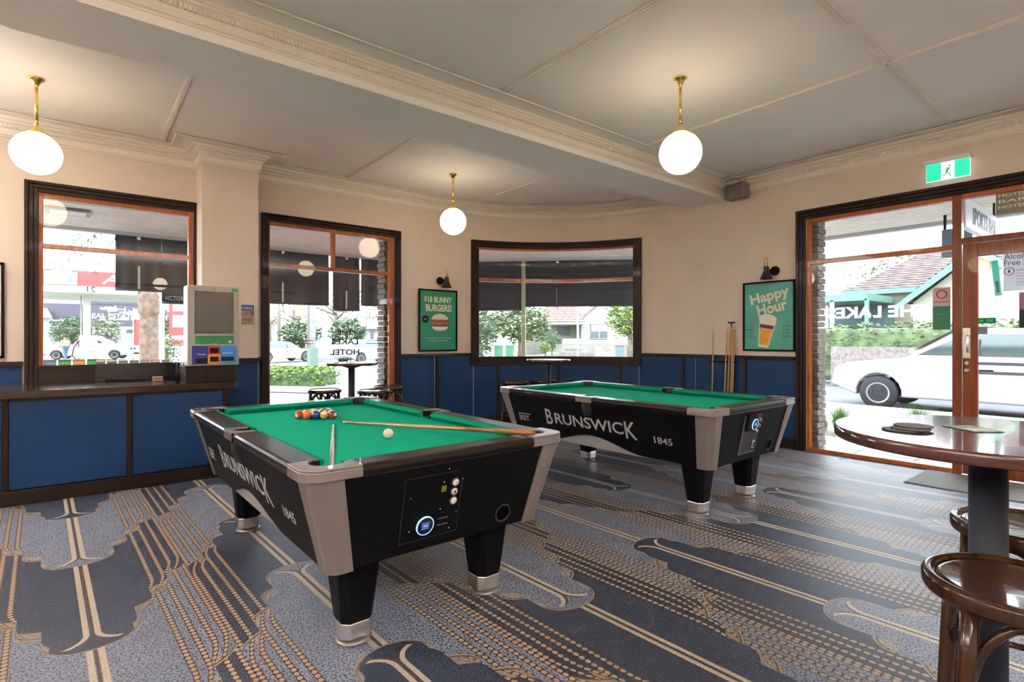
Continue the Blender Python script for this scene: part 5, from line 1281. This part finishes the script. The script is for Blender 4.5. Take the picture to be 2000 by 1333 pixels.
# carport with teal fascia at the left, white post
cp_ = thing('carport', 'flat carport with pale teal fascia and dark opening left of the tiled house', 'carport', (0, 0, 0)); cX = 22.0
ya, yb2 = Yv(1560, cX), Yv(1693, cX); za = Zv(1604, 578, cX)
MB().box((cX, yb2, za - .25), (cX + 3, ya, za)).build('fascia', TEAL, cp_); MB().box((cX + 2.8, yb2, GZ), (cX + 2.9, ya, za - .2)).build('back_wall', mat('carport_dark', (.05, .10, .12), .7), cp_)
for px in (1624, 1692): MB().box((cX, Yv(px, cX) - .06, GZ), (cX + .12, Yv(px, cX) + .06, za - .2)).build('post', WHITE if px < 1650 else TEAL, cp_)
# clipped hedge and low brick wall in front of that house
hg = thing('garden_hedge', 'long pale green garden hedge in front of the tiled house', 'hedge', (20.3, Yv(1800, 20.3) - 2, GZ))
MB().box((-.3, -6, 0), (.3, 5.5, 1.75)).build('hedge_core', LEAFP, hg, bevel=.15); tag(leaves((0, 0, 1.2), (.42, 5.6, .75), 6000, .16, LEAFP, 'foliage', hg, True, 9), kind='stuff')
bw = tag(MB().box((19.2, -14, GZ - .1), (19.4, Yv(1625, 19.3), 1.1)).build('garden_wall', BR), kind='structure')
# the white house seen through the curved window
def oh(px, dpt, z): p = far(px, dpt); return (p.x, p.y, z)
wh = thing('house', 'white gabled house with red tiled roof seen through the curved window', 'house', (0, 0, 0))
def facing(px, dpt):
    """matrix of a vertical facade standing square to the street there"""
    p = far(px, dpt); r = Vector((.76, -.65, 0)); return frame((p.x, p.y, 0), r, (0, 0, 1))
F1 = facing(1160, 50); s50 = 50 / FPX
def fx(px): return (px - 1160) * s50 * 1.03
def fz(py): return CAM_Z + (HORIZON - py) * s50
def fbox(x0, x1, y0_, y1_, z0, z1): return MB().box((fx(x0), fz(y1_), z0), (fx(x1), fz(y0_), z1), M=F1)
MB().prism([(fx(1136), GZ), (fx(1290), GZ), (fx(1290), fz(620)), (fx(1215), fz(560)), (fx(1136), fz(622))], -8, 0, M=F1).build('gable_wall', RENDER, wh)
f_ = fbox(1153.5, 1185, 634, 661, 0.0, .08).build('window', DGL, wh); fbox(1152, 1186, 632.5, 634, 0, .14).box((fx(1168.5), fz(661), 0), (fx(1170.5), fz(634), .12), M=F1).box((fx(1153.5), fz(648), 0), (fx(1185), fz(647), .12), M=F1).box((fx(1152), fz(662), 0), (fx(1186), fz(661), .16), M=F1).build('window_frame', mat('window_frame_tan', (.28, .26, .22), .6), f_)
fbox(1155, 1168, 635, 647, .08, .1).box((fx(1171), fz(647), .08), (fx(1184), fz(635), .1), M=F1).build('blind', mat('tan_blind', (.45, .38, .32), .7), f_)
fbox(1030, 1136, 634, 690, -4, -3).build('porch_wall', mat('porch_wall', (.30, .31, .26), .8), wh)
f_ = fbox(1094, 1120, 638, 655, -3, -2.9).build('window', DGL, wh)
fbox(1056, 1140, 629.5, 634.5, -3, 1.2).build('porch_fascia', mat('porch_fascia', (.50, .48, .45), .6), wh)
fbox(1128, 1130, 634, 690, .7, .85).build('porch_post', WHITE, wh)
ev = [F1 @ Vector(v) for v in ((fx(1050), fz(630), 1.3), (fx(1142), fz(630), 1.3), (fx(1136), fz(588), -5), (fx(1075), fz(588), -5))]
roof_slope(wh, *ev, TILE, 9)
ev = [F1 @ Vector(v) for v in ((fx(1132), fz(626), .3), (fx(1132), fz(626), -8), (fx(1215), fz(556), -8), (fx(1215), fz(556), .3))]; roof_slope(wh, *ev, TILE, 8)
ev = [F1 @ Vector(v) for v in ((fx(1294), fz(624), -8), (fx(1294), fz(624), .3), (fx(1215), fz(556), .3), (fx(1215), fz(556), -8))]; roof_slope(wh, *ev, TILE, 8)
# paling fences
def fence(label, p0, p1, h0, h1, n, grp='paling fences by the white house'):
    t = thing('paling_fence', label, 'fence', (p0[0], p0[1], GZ), 0, grp); d = Vector((p1[0] - p0[0], p1[1] - p0[1], 0)); L = d.length; d.normalize(); ang = math.atan2(d.y, d.x); t.rotation_euler = (0, 0, ang)
    fm = mat('paling_grey', (.20, .185, .155), .85, noise=(2, .2))
    for i in range(n):
        h = h0 + (h1 - h0) * i / (n - 1); o = MB().box((i * L / n + .012, 0 + .015 * (i % 2), 0), ((i + 1) * L / n - .012, .025 + .015 * (i % 2), h)).build('paling', fm, t)
    MB().box((0, .04, .3), (L, .08, .38)).build('rail', fm, t)
p0 = far(1020, 46); p1 = far(1063, 50); fence('grey paling fence sloping up beside the lawn of the white house', p0, p1, 1.55, 2.6, 18)
p0 = far(1085, 40); p1 = far(1200, 40); fence('low pale paling fence in front of the parked white car', p0, p1, 1.02, 1.1, 40)
p0 = far(1200, 40.2); p1 = far(1246, 40); fence('paling fence rising at the right end of the curved window', p0, p1, 1.1, 2.1, 16)
gp_ = thing('gate_pillars', 'white low garden wall with square end pillar at the right of the curved window', 'wall', (0, 0, 0))
F3 = facing(1180, 37); s37 = 37 / FPX
MB().box(((1163 - 1180) * s37, GZ, 0), ((1173 - 1180) * s37, CAM_Z - 15 * s37, .4), M=F3).build('end_pillar', WHITE, gp_); MB().box(((1173 - 1180) * s37, GZ, .1), ((1202 - 1180) * s37, CAM_Z - 25 * s37, .3), M=F3).build('low_wall', WHITE, gp_)
gl_ = thing('gate_pillars', 'pair of white gate pillars and low wall at the left of the curved window', 'wall', (0, 0, 0))
for a, b, t_ in ((959, 972, 12.5), (978, 991, 11)): MB().box(((a - 1180) * s37, GZ, 0), ((b - 1180) * s37, CAM_Z - t_ * s37, .4), M=F3).build('end_pillar', WHITE, gl_)
MB().box(((920 - 1180) * s37, GZ, .1), ((959 - 1180) * s37, CAM_Z - 22 * s37, .3), M=F3).build('low_wall', WHITE, gl_)
def bin_(loc, body, lid, label):
    t = thing('wheelie_bin', label, 'bin', loc, -.7, 'wheelie bins on the kerb')
    vs = [(-.24, -.28, .05), (.24, -.28, .05), (.24, .28, .05), (-.24, .28, .05), (-.29, -.36, .95), (.29, -.36, .95), (.29, .36, .95), (-.29, .36, .95)]
    MB().add(vs, [(3, 2, 1, 0), (4, 5, 6, 7), (0, 1, 5, 4), (1, 2, 6, 5), (2, 3, 7, 6), (3, 0, 4, 7)]).build('body', mat(body, {'bin_green': (.08, .22, .12), 'bin_grey': (.14, .18, .20)}[body], .5), t, bevel=.02)
    MB().box((-.31, -.40, .95), (.31, .38, 1.02)).build('lid', mat(lid, {'lid_green': (.16, .36, .18), 'lid_red': (.40, .10, .09)}[lid], .5), t, bevel=.02)
    for s in (-1, 1): MB().lathe([(.10, -.03), (.10, .03)], 14, M=Matrix.Translation((s * .24, .32, .10)) @ Matrix.Rotation(PI / 2, 4, 'Y')).build('wheel', TYRE, t)
for px, d, b_, l_, lab in ((974, 35, 'bin_green', 'lid_green', 'green wheelie bin between the two white gate pillars'), (996, 35.5, 'bin_green', 'lid_green', 'green wheelie bin right of the white gate pillars'), (1209, 36, 'bin_grey', 'lid_red', 'red lidded grey wheelie bin beside the low white wall'), (1233, 36.3, 'bin_grey', 'lid_red', 'red lidded grey wheelie bin at the right window frame')):
    p = far(px, d); bin_((p.x, p.y, GZ), b_, l_, lab)
lawn = tag(MB().box((-3.2, -3, GZ - .02), (3.2, 3, GZ + .02), M=Matrix.Translation(far(1020, 41, z=0)) @ Matrix.Rotation(.8, 4, 'Z')).build('lawn', mat('lawn_green', (.28, .40, .10), .9, noise=(2, .2))), kind='structure')
# trees
def tree(px, d, h, crown, m, label, cz, n=2600, size=.35, bare=False, seed=1, grp='trees across the road', cat='tree', name='tree', tr=.14):
    p = far(px, d); t = thing(name, label, cat, (p.x, p.y, GZ), 0, grp); rnd = random.Random(seed)
    MB().tube([(0, 0, 0), (.05, .03, cz * .4), (-.05, 0, cz * .75), (0, 0, cz)], [tr * 1.2, tr, tr * .8, tr * .5], 8).build('trunk', BARK, t)
    mb = MB()
    for i in range(14 if bare else 6):
        a = rnd.uniform(0, 6.28); z0 = cz * rnd.uniform(.5, .85); e = rnd.uniform(.5, .95); k = Vector((math.cos(a) * crown[0] * e, math.sin(a) * crown[1] * e, cz + crown[2] * rnd.uniform(-.2, .8)))
        q0 = Vector((0, 0, z0)); m1 = q0.lerp(k, .5) + Vector((rnd.uniform(-.3, .3), rnd.uniform(-.3, .3), -.2)); mb.tube([q0, m1, k], [tr * .45, tr * .28, tr * .1], 6)
    mb.build('branch', BARK, t)
    if n: tag(leaves((0, 0, cz), crown, n, size, m, 'foliage', t, False, seed), kind='stuff')
    return t
tree(1015, 40, 5, (2.3, 2.3, 1.5), LEAFP, 'bushy tree with pale green crown before the white house', 2.6, 4200, .30, seed=4)
tree(950, 48, 5, (1.5, 1.5, 1.3), LEAFP, 'pale green tree left of the gate pillars, crown meeting the bushy tree', 2.6, 1800, .30, seed=14)
tree(938, 34, 5, (.9, .9, 1.9), LEAFD, 'dark narrow tree at the left frame of the curved window', 1.9, 1500, .22, seed=5)
tree(957, 39, 3, (.7, .7, .8), LEAFD, 'small round shrub behind the left gate pillar', .9, 900, .18, seed=6, name='shrub', cat='shrub', tr=.05)
tree(1231, 30, 5, (1.35, 1.35, 1.3), LEAF, 'yellow-green street tree at the right of the curved window', 2.75, 2600, .22, seed=7)
tree(1078, 47, 2, (.9, .9, .8), LEAFD, 'dark shrub at the porch corner of the white house', 1.3, 700, .2, seed=8, name='shrub', cat='shrub', tr=.05)
tree(1065, 43, 2, (.5, .5, .5), LEAF, 'round yellow-green shrub beside the driveway', .7, 500, .16, seed=18, name='shrub', cat='shrub', tr=.05)
tree(588, 41, 3, (1.55, 1.55, 1.1), LEAFD, 'rounded dark green tree left of the street pole beyond the tall window', 1.75, 2600, .26, seed=9)
tree(679, 41, 3, (1.45, 1.45, 1.25), LEAFD, 'rounded dark green tree behind the reversed window lettering', 1.8, 2600, .26, seed=10)
tree(657, 48, 8, (4.6, 4.6, 2.8), LEAFP, 'tall thin-leaved tree with spreading bare branches', 5.0, 1400, .22, True, 11, tr=.22)
tree(575, 66, 8, (4.6, 4.6, 3.0), LEAFP, 'tall sparse tree with forked trunk at the left of the tall window', 5.0, 1500, .24, True, 12, tr=.2)
tree(528, 82, 8, (4.0, 4.0, 3.0), LEAFP, 'pale sparse tree farthest left beyond the tall window', 4.6, 1500, .28, True, 13, tr=.2)
tree(722, 80, 8, (4.5, 4.5, 3.2), LEAFP, 'pale crowned tree behind the distant house at the brick reveal', 5.4, 1800, .3, True, 15, tr=.2)
tree(140, 48, 3, (1.6, 1.6, 1.25), LEAFD, 'bushy green shrub in front of the dark shop billboard', 2.2, 2400, .24, seed=16, name='shrub', cat='shrub', grp='shrubs by the petrol station')
tree(208, 48, 3, (1.15, 1.15, 1.5), LEAFP, 'pale green shrub between the ute cabin and the billboard', 2.1, 1500, .22, seed=17, name='shrub', cat='shrub', grp='shrubs by the petrol station')
tree(322, 26, 3, (.7, .7, .8), LEAFP, 'yellow-green bush between the palm trunk and the price totem', .9, 900, .16, seed=19, name='shrub', cat='shrub', grp='shrubs by the petrol station')
tree(318, 40, 3, (1.2, 1.2, 1.0), LEAFD, 'soft green bush higher up behind the street post', 2.6, 1000, .2, seed=20, name='shrub', cat='shrub', grp='shrubs by the petrol station')
tree(1750, 40, 6, (3.0, 3.0, 1.9), LEAFP, 'tree crown showing above the ridge of the tiled house', 5.6, 1800, .3, seed=21)
tree(1950, 34, 6, (3.4, 3.4, 3.0), LEAFP, 'pale green tree beyond the timber door', 5.0, 2600, .3, seed=22)
# distant house beyond the tall window
dh = thing('house', 'pale distant house with light hipped roof at the right of the tall window', 'house', (0, 0, 0)); F4 = facing(735, 60); s60 = 60 / FPX
MB().box(((690 - 735) * s60, GZ, -6), ((790 - 735) * s60, CAM_Z + 20 * s60, 0), M=F4).build('wall', RENDER, dh)
MB().box(((693 - 735) * s60, CAM_Z - 5 * s60, 0), ((699 - 735) * s60, CAM_Z + 13 * s60, .1), M=F4).box(((724 - 735) * s60, CAM_Z - 5 * s60, 0), ((729 - 735) * s60, CAM_Z + 16 * s60, .1), M=F4).build('window', DGL, dh)
ev = [F4 @ Vector(v) for v in (((695 - 735) * s60, CAM_Z + 20 * s60, .6), ((800 - 735) * s60, CAM_Z + 20 * s60, .6), ((800 - 735) * s60, CAM_Z + 42 * s60, -4), ((690 - 735) * s60, CAM_Z + 42 * s60, -4))]
roof_slope(dh, *ev, mat('pale_tiles', (.36, .34, .33), .8), 7)
# street furniture
def pole(px, d, r, h, label, m, name='street_pole', box_=None, grp=None):
    p = far(px, d); t = thing(name, label, 'pole', (p.x, p.y, GZ), 0, grp); MB().cyl((0, 0, 0), (0, 0, h), r, r * .8, 12).build('shaft', m, t)
    if box_: MB().box((-r * 1.4, -r * 1.4, box_[0]), (r * 1.4, r * 1.4, box_[1])).build('wrap', mat('green_wrap', (.10, .16, .12), .6), t)
    return t
PGY = mat('pole_grey', (.34, .34, .31), .7, noise=(3, .2))
pole(611, 24, .13, 9, 'wide pale telegraph pole with green guard beyond the hedge', PGY, box_=(.02, 1.0)); pole(603, 30, .10, 9, 'grey telegraph pole just left of the wide pale one', mat('pole_brown', (.20, .17, .15), .8))
pole(545, 50, .16, 9, 'thin brown pole at the far left of the tall window', mat('pole_brown', (.20, .17, .15), .8)); pole(1694, 30, .06, 9, 'slim grey street light pole rising above the tiled house', PGY)
pole(316, 22, .10, 8, 'white street post right of the palm trunk', WHITE); pole(1128, 33, .045, 6, 'slim pale pole in front of the parked white car', WHITE)
p = far(598, 30); fl_ = thing('flag_sign', 'pink-red triangular flag hanging from the street pole', 'flag', (p.x, p.y, 3.0)); MB().add([(0, 0, .5), (-.7, .7, .5), (-.1, .1, -.7), (.02, .02, .5), (-.68, .72, .5), (-.08, .12, -.7)], [(0, 1, 2), (3, 4, 5), (0, 1, 4, 3), (1, 2, 5, 4), (0, 2, 5, 3)]).build('flag_cloth', mat('flag_red', (.5, .16, .13), .6), fl_)
# ---------------- petrol station seen through the left window
ps = thing('petrol_canopy', 'petrol station canopy with red fascia and white emblem panel', 'canopy', (0, 0, 0)); RED = mat('station_red', (.38, .03, .028), .4); F5 = frame((*far(175, 33)[:2], 0), (1.0, -.06, 0), (0, 0, 1)); s33 = 33 / FPX
def px33(px): return (px - 175) * s33 * 1.25
zf0, zf1 = CAM_Z + 105 * s33, CAM_Z + 133 * s33
MB().box((px33(20), zf0, -9), (px33(330), zf1, 0), M=F5).build('fascia', RED, ps); MB().box((px33(20), zf0 - .45, -8.9), (px33(330), zf0, -.2), M=F5).build('soffit', mat('canopy_soffit', (.50, .50, .48), .6), ps)
MB().box((px33(121), zf0, 0), (px33(160), zf1 - .1, .06), M=F5).build('emblem_panel', WHITE, ps)
MB().prism([(px33(128), zf0 + .1), (px33(134), zf0 + .1), (px33(147), zf1 - .25), (px33(142), zf1 - .25)], .06, .08, M=F5).build('emblem_bar', mat('emblem_orange', (.6, .2, .08), .4), ps); MB().prism([(px33(148), zf0 + .1), (px33(154), zf0 + .1), (px33(154), zf1 - .25), (px33(150), zf1 - .2)], .06, .08, M=F5).build('emblem_bar', mat('emblem_blue', (.12, .3, .6), .4), ps)
text('canopy_lettering', 'AMPOL', 1, F5 @ Matrix.Translation((px33(240), (zf0 + zf1) / 2, .02)), WHITE, ps, width=px33(290) - px33(190), height=.62, bold=.01, shear=.3)
MB().box((px33(163), GZ, -3.2), (px33(173), zf0, -2.8), M=F5).build('column', mat('column_pale', (.45, .45, .42), .6), ps)
MB().box((px33(159), GZ, -3.2), (px33(161), zf0, -3.1), M=F5).build('drain_pipe', PGY, ps)
text('bay_number', '21', .5, F5 @ Matrix.Translation((px33(177), zf0 - .22, -.1)), BLACKM, ps, width=.42, height=.34, mirror=True)
pm = thing('fuel_pump', 'white fuel pump with two blue panels and a black hose', 'fuel pump', (*far(173, 33)[:2], GZ)); MP = frame((0, 0, 0), (1, -.06, 0), (0, 0, 1))
MB().box((-.42, 0, -.3), (.42, 1.62, .3), M=MP).build('cabinet', WHITE, pm, bevel=.03)
for z0, z1 in ((.60, .98), (.02, .42)): b_ = MB().box((-.02, z0, .3), (.36, z1, .33), M=MP).build('price_panel', mat('pump_blue', (.10, .20, .50), .4), pm); MB().box((.02, z0 + .10, .33), (.32, z1 - .05, .34), M=MP).build('display', mat('pump_display', (.45, .58, .70), .3), b_)
MB().tube([(-.45, -.1, 1.3), (-.7, -.15, .9), (-.78, -.15, .4), (-.55, -.15, .12), (-.4, -.1, .3)], .03, 8).build('hose', BLACKM, pm); MB().box((-.52, .9, -.05), (-.40, 1.15, .1), M=MP).build('nozzle_boot', RED, pm)
sh_ = thing('shop_building', 'pale shop building with dark real estate billboard behind the pumps', 'building', (0, 0, 0)); F6 = frame((*far(180, 55)[:2], 0), (1.0, -.1, 0), (0, 0, 1)); s55 = 55 / FPX
def q55(px): return (px - 180) * s55 * 1.22
def z55(py): return CAM_Z + (HORIZON - py) * s55
MB().box((q55(108), GZ, -8), (q55(300), z55(575), 0), M=F6).build('wall', RENDER, sh_)
DB = mat('billboard_dark', (.05, .045, .07), .5)
b_ = MB().box((q55(120), z55(636), 0), (q55(263), z55(595), .15), M=F6).build('billboard', DB, sh_)
text('billboard_lettering', 'REAL ESTATE', 1, F6 @ Matrix.Translation((q55(205), z55(617), .17)), WHITE, b_, width=q55(238) - q55(176), height=.50, bold=.01)
rnd = random.Random(5)
mb = MB(); 
for i in range(46):
    u_ = rnd.uniform(0, 1); yv = rnd.choice([-1, 1]) * rnd.uniform(.35, .95) * (1 - u_ * .75) ; cx0 = q55(186 + u_ * 58); cy0 = z55(617) + yv * 1.05; 
    if rnd.random() < .7: mb.box((cx0, cy0, .15), (cx0 + rnd.uniform(.4, 1.1), cy0 + .09, .17), M=F6)
    else: mb.box((cx0, cy0, .15), (cx0 + .09, cy0 + rnd.uniform(.2, .6), .17), M=F6)
tag(mb.build('word_cloud_print', WHITE, b_), kind='stuff')
MB().box((q55(128), z55(629), .15), (q55(148), z55(626), .17), M=F6).build('billboard_print', WHITE, b_)
b_ = MB().box((q55(176), z55(594), 0), (q55(270), z55(582), .2), M=F6).build('strip_sign', DB, sh_); text('strip_lettering', 'FOR LEASE', 1, F6 @ Matrix.Translation((q55(192), z55(586), .22)), WHITE, b_, width=1.3, height=.3); MB().box((q55(240), z55(590.5), .2), (q55(262), z55(586), .22), M=F6).build('strip_print', WHITE, b_)
f_ = MB().box((q55(225), GZ, -.1), (q55(257), z55(645), .05), M=F6).build('doorway', mat('doorway_pale', (.40, .42, .36), .6), sh_); MB().box((q55(225), z55(650.5), .05), (q55(257), z55(643.5), .15), M=F6).build('door_sign', DB, f_); MB().box((q55(256), GZ, .05), (q55(258), z55(645), .15), M=F6).build('door_jamb', DB, f_)
hb = thing('house', 'low house with pale tiled roof at the left edge behind the petrol station', 'house', (0, 0, 0))
F7 = frame((*far(90, 52)[:2], 0), (1.0, -.1, 0), (0, 0, 1)); s52 = 52 / FPX * 1.3; zz = lambda py: CAM_Z + (HORIZON - py) * 52 / FPX
MB().box((-14 * s52 * 2, GZ, -6), (5 * s52, zz(622), 0), M=F7).build('wall', mat('hb_wall', (.30, .31, .34), .8), hb)
ev = [F7 @ Vector(v) for v in ((-40 * s52, zz(622), .8), (9 * s52, zz(622), .8), (-10 * s52, zz(585), -3), (-40 * s52, zz(585), -3))]; roof_slope(hb, *ev, mat('hb_tiles', (.42, .33, .28), .8), 8)
tt = thing('price_totem', 'tall red and white fuel price totem with grey panels beside the machine', 'sign', (*far(352, 30)[:2], 0)); MT = frame((0, 0, 0), (1, -.5, 0), (0, 0, 1)); s30 = 30 / FPX; ztt = lambda py: CAM_Z + (HORIZON - py) * s30
MB().box((-.50, ztt(676), -.15), (.75, ztt(585), .15), M=MT).build('panel_body', RED, tt); MB().box((-.50, GZ, -.15), (.75, ztt(676), .15), M=MT).build('plinth', WHITE, tt)
for a, b, s_ in ((588, 609, 'FOOD'), (616, 640, 'GO'),): b_ = MB().box((-.32, ztt(b), .15), (.7, ztt(a), .18), M=MT).build('grey_panel', mat('totem_grey', (.20, .21, .23), .5), tt); text('word', s_, .5, MT @ Matrix.Translation((.25, (ztt(a) + ztt(b)) / 2, .19)), WHITE, b_, width=.75, height=.38)
MB().box((-.35, ztt(664), .15), (.7, ztt(656), .18), M=MT).build('white_panel', WHITE, tt)
t2 = thing('small_banner', 'narrow red banner with white top left of the palm trunk', 'banner', (*far(270, 34)[:2], 0)); MB().box((-.22, .95, -.03), (.22, 3.0, .03), M=MT).build('banner_cloth', RED, t2); MB().box((-.24, 2.6, -.035), (.24, 3.25, .035), M=MT).build('banner_top', WHITE, t2); MB().cyl((-.26, 0, GZ), (-.26, 0, 3.3), .03).build('banner_pole', PGY, t2)
# palm
pp_ = far(291, 17.5); pa = thing('palm_tree', 'ringed brown palm trunk outside the left window', 'palm', (pp_.x, pp_.y, GZ))
PB = mat('palm_bark', (.14, .095, .065), .9, noise=(7, .45), bump=(25, .5)); pr = []
for i in range(70):
    z = i * .075; pr.append((.27 + .015 * (i % 2) - .012 * z + (.05 if 2.2 < z < 2.9 else 0), z))
MB().lathe(pr, 20).build('trunk', PB, pa)
for k in range(16):
    a = k * 2.4; el = .9 - .12 * (k % 5); pts = []; 
    for i in range(8): f = i / 7; pts.append(Vector((math.cos(a) * 2.4 * f, math.sin(a) * 2.4 * f, 5.2 + 1.4 * el * f - 2.2 * f * f)))
    mb = MB(); mb.tube(pts, [.03, .025, .02, .02, .015, .012, .01, .006], 5)
    for i in range(1, 8):
        for s in (-1, 1):
            for w_ in (0, .5):
                q = pts[i - 1].lerp(pts[i], w_ + .25); sd = Vector((-math.sin(a), math.cos(a), 0)) * s; l = .55 * (1 - .5 * i / 8); e = q + sd * l + Vector((math.cos(a) * .25, math.sin(a) * .25, -.25))
                mb.add([tuple(q), tuple(q + Vector((math.cos(a) * .05, math.sin(a) * .05, 0))), tuple(e)], [(0, 1, 2)])
    mb.build('frond', LEAFD, pa)
# person by the pump
pe = thing('person', 'person in pale top and blue jeans walking beside the white ute', 'person', (*far(128, 38)[:2], GZ - .1)); pe.rotation_euler = (0, 0, .5)
def skin(name, verts, edges, radii, m, parent, root=0):
    me = bpy.data.meshes.new(name); me.from_pydata(verts, edges, []); me.update(); o = bpy.data.objects.new(name, me); COL.objects.link(o)
    me.materials.append(m); o.modifiers.new('skin', 'SKIN'); 
    if not me.skin_vertices: 
        bm = bmesh.new(); bm.from_mesh(me); bm.verts.layers.skin.verify(); bm.to_mesh(me); bm.free()
    for i, r in enumerate(radii): me.skin_vertices[0].data[i].radius = (r, r)
    me.skin_vertices[0].data[root].use_root = True
    s = o.modifiers.new('sub', 'SUBSURF'); s.levels = 2; s.render_levels = 2; o.parent = parent; return o
SKINM = mat('skin', (.42, .26, .18), .6)
V = [(0, 0, .95), (0, 0, 1.15), (0, .02, 1.38), (0, .03, 1.50), (0, .05, 1.60), (0, .05, 1.70), (.10, 0, .90), (.12, .18, .50), (.11, .26, .08), (.11, .38, .04), (-.10, 0, .90), (-.12, -.10, .50), (-.12, -.30, .12), (-.12, -.20, .05), (.19, .02, 1.40), (.25, -.05, 1.14), (.27, .08, .93), (.27, .11, .84), (-.19, .02, 1.40), (-.26, .05, 1.14), (-.25, .22, .96), (-.25, .27, .88)]
Ed = [(0, 1), (1, 2), (2, 3), (3, 4), (4, 5), (0, 6), (6, 7), (7, 8), (8, 9), (0, 10), (10, 11), (11, 12), (12, 13), (2, 14), (14, 15), (15, 16), (16, 17), (2, 18), (18, 19), (19, 20), (20, 21)]
Rr = [.13, .13, .15, .06, .09, .09, .09, .07, .045, .04, .09, .07, .045, .04, .06, .045, .035, .035, .06, .045, .035, .035]
skin('body', V, Ed, Rr, SKINM, pe)
skin('jeans', [V[i] for i in (0, 6, 7, 8, 10, 11, 12)], [(0, 1), (1, 2), (2, 3), (0, 4), (4, 5), (5, 6)], [.145, .105, .085, .065, .105, .085, .065], mat('blue_jeans', (.09, .17, .32), .8), pe)
skin('shirt', [V[0], V[1], V[2], V[14], V[15], V[18], V[19]], [(0, 1), (1, 2), (2, 3), (3, 4), (2, 5), (5, 6)], [.145, .15, .165, .075, .06, .075, .06], mat('pale_hivis_top', (.50, .52, .36), .8), pe)
MB().sphere((0, .03, 1.70), .108, 16, 12, sz=(.95, 1.05, .9)).build('hair', mat('hair_brown', (.08, .05, .03), .8), pe)
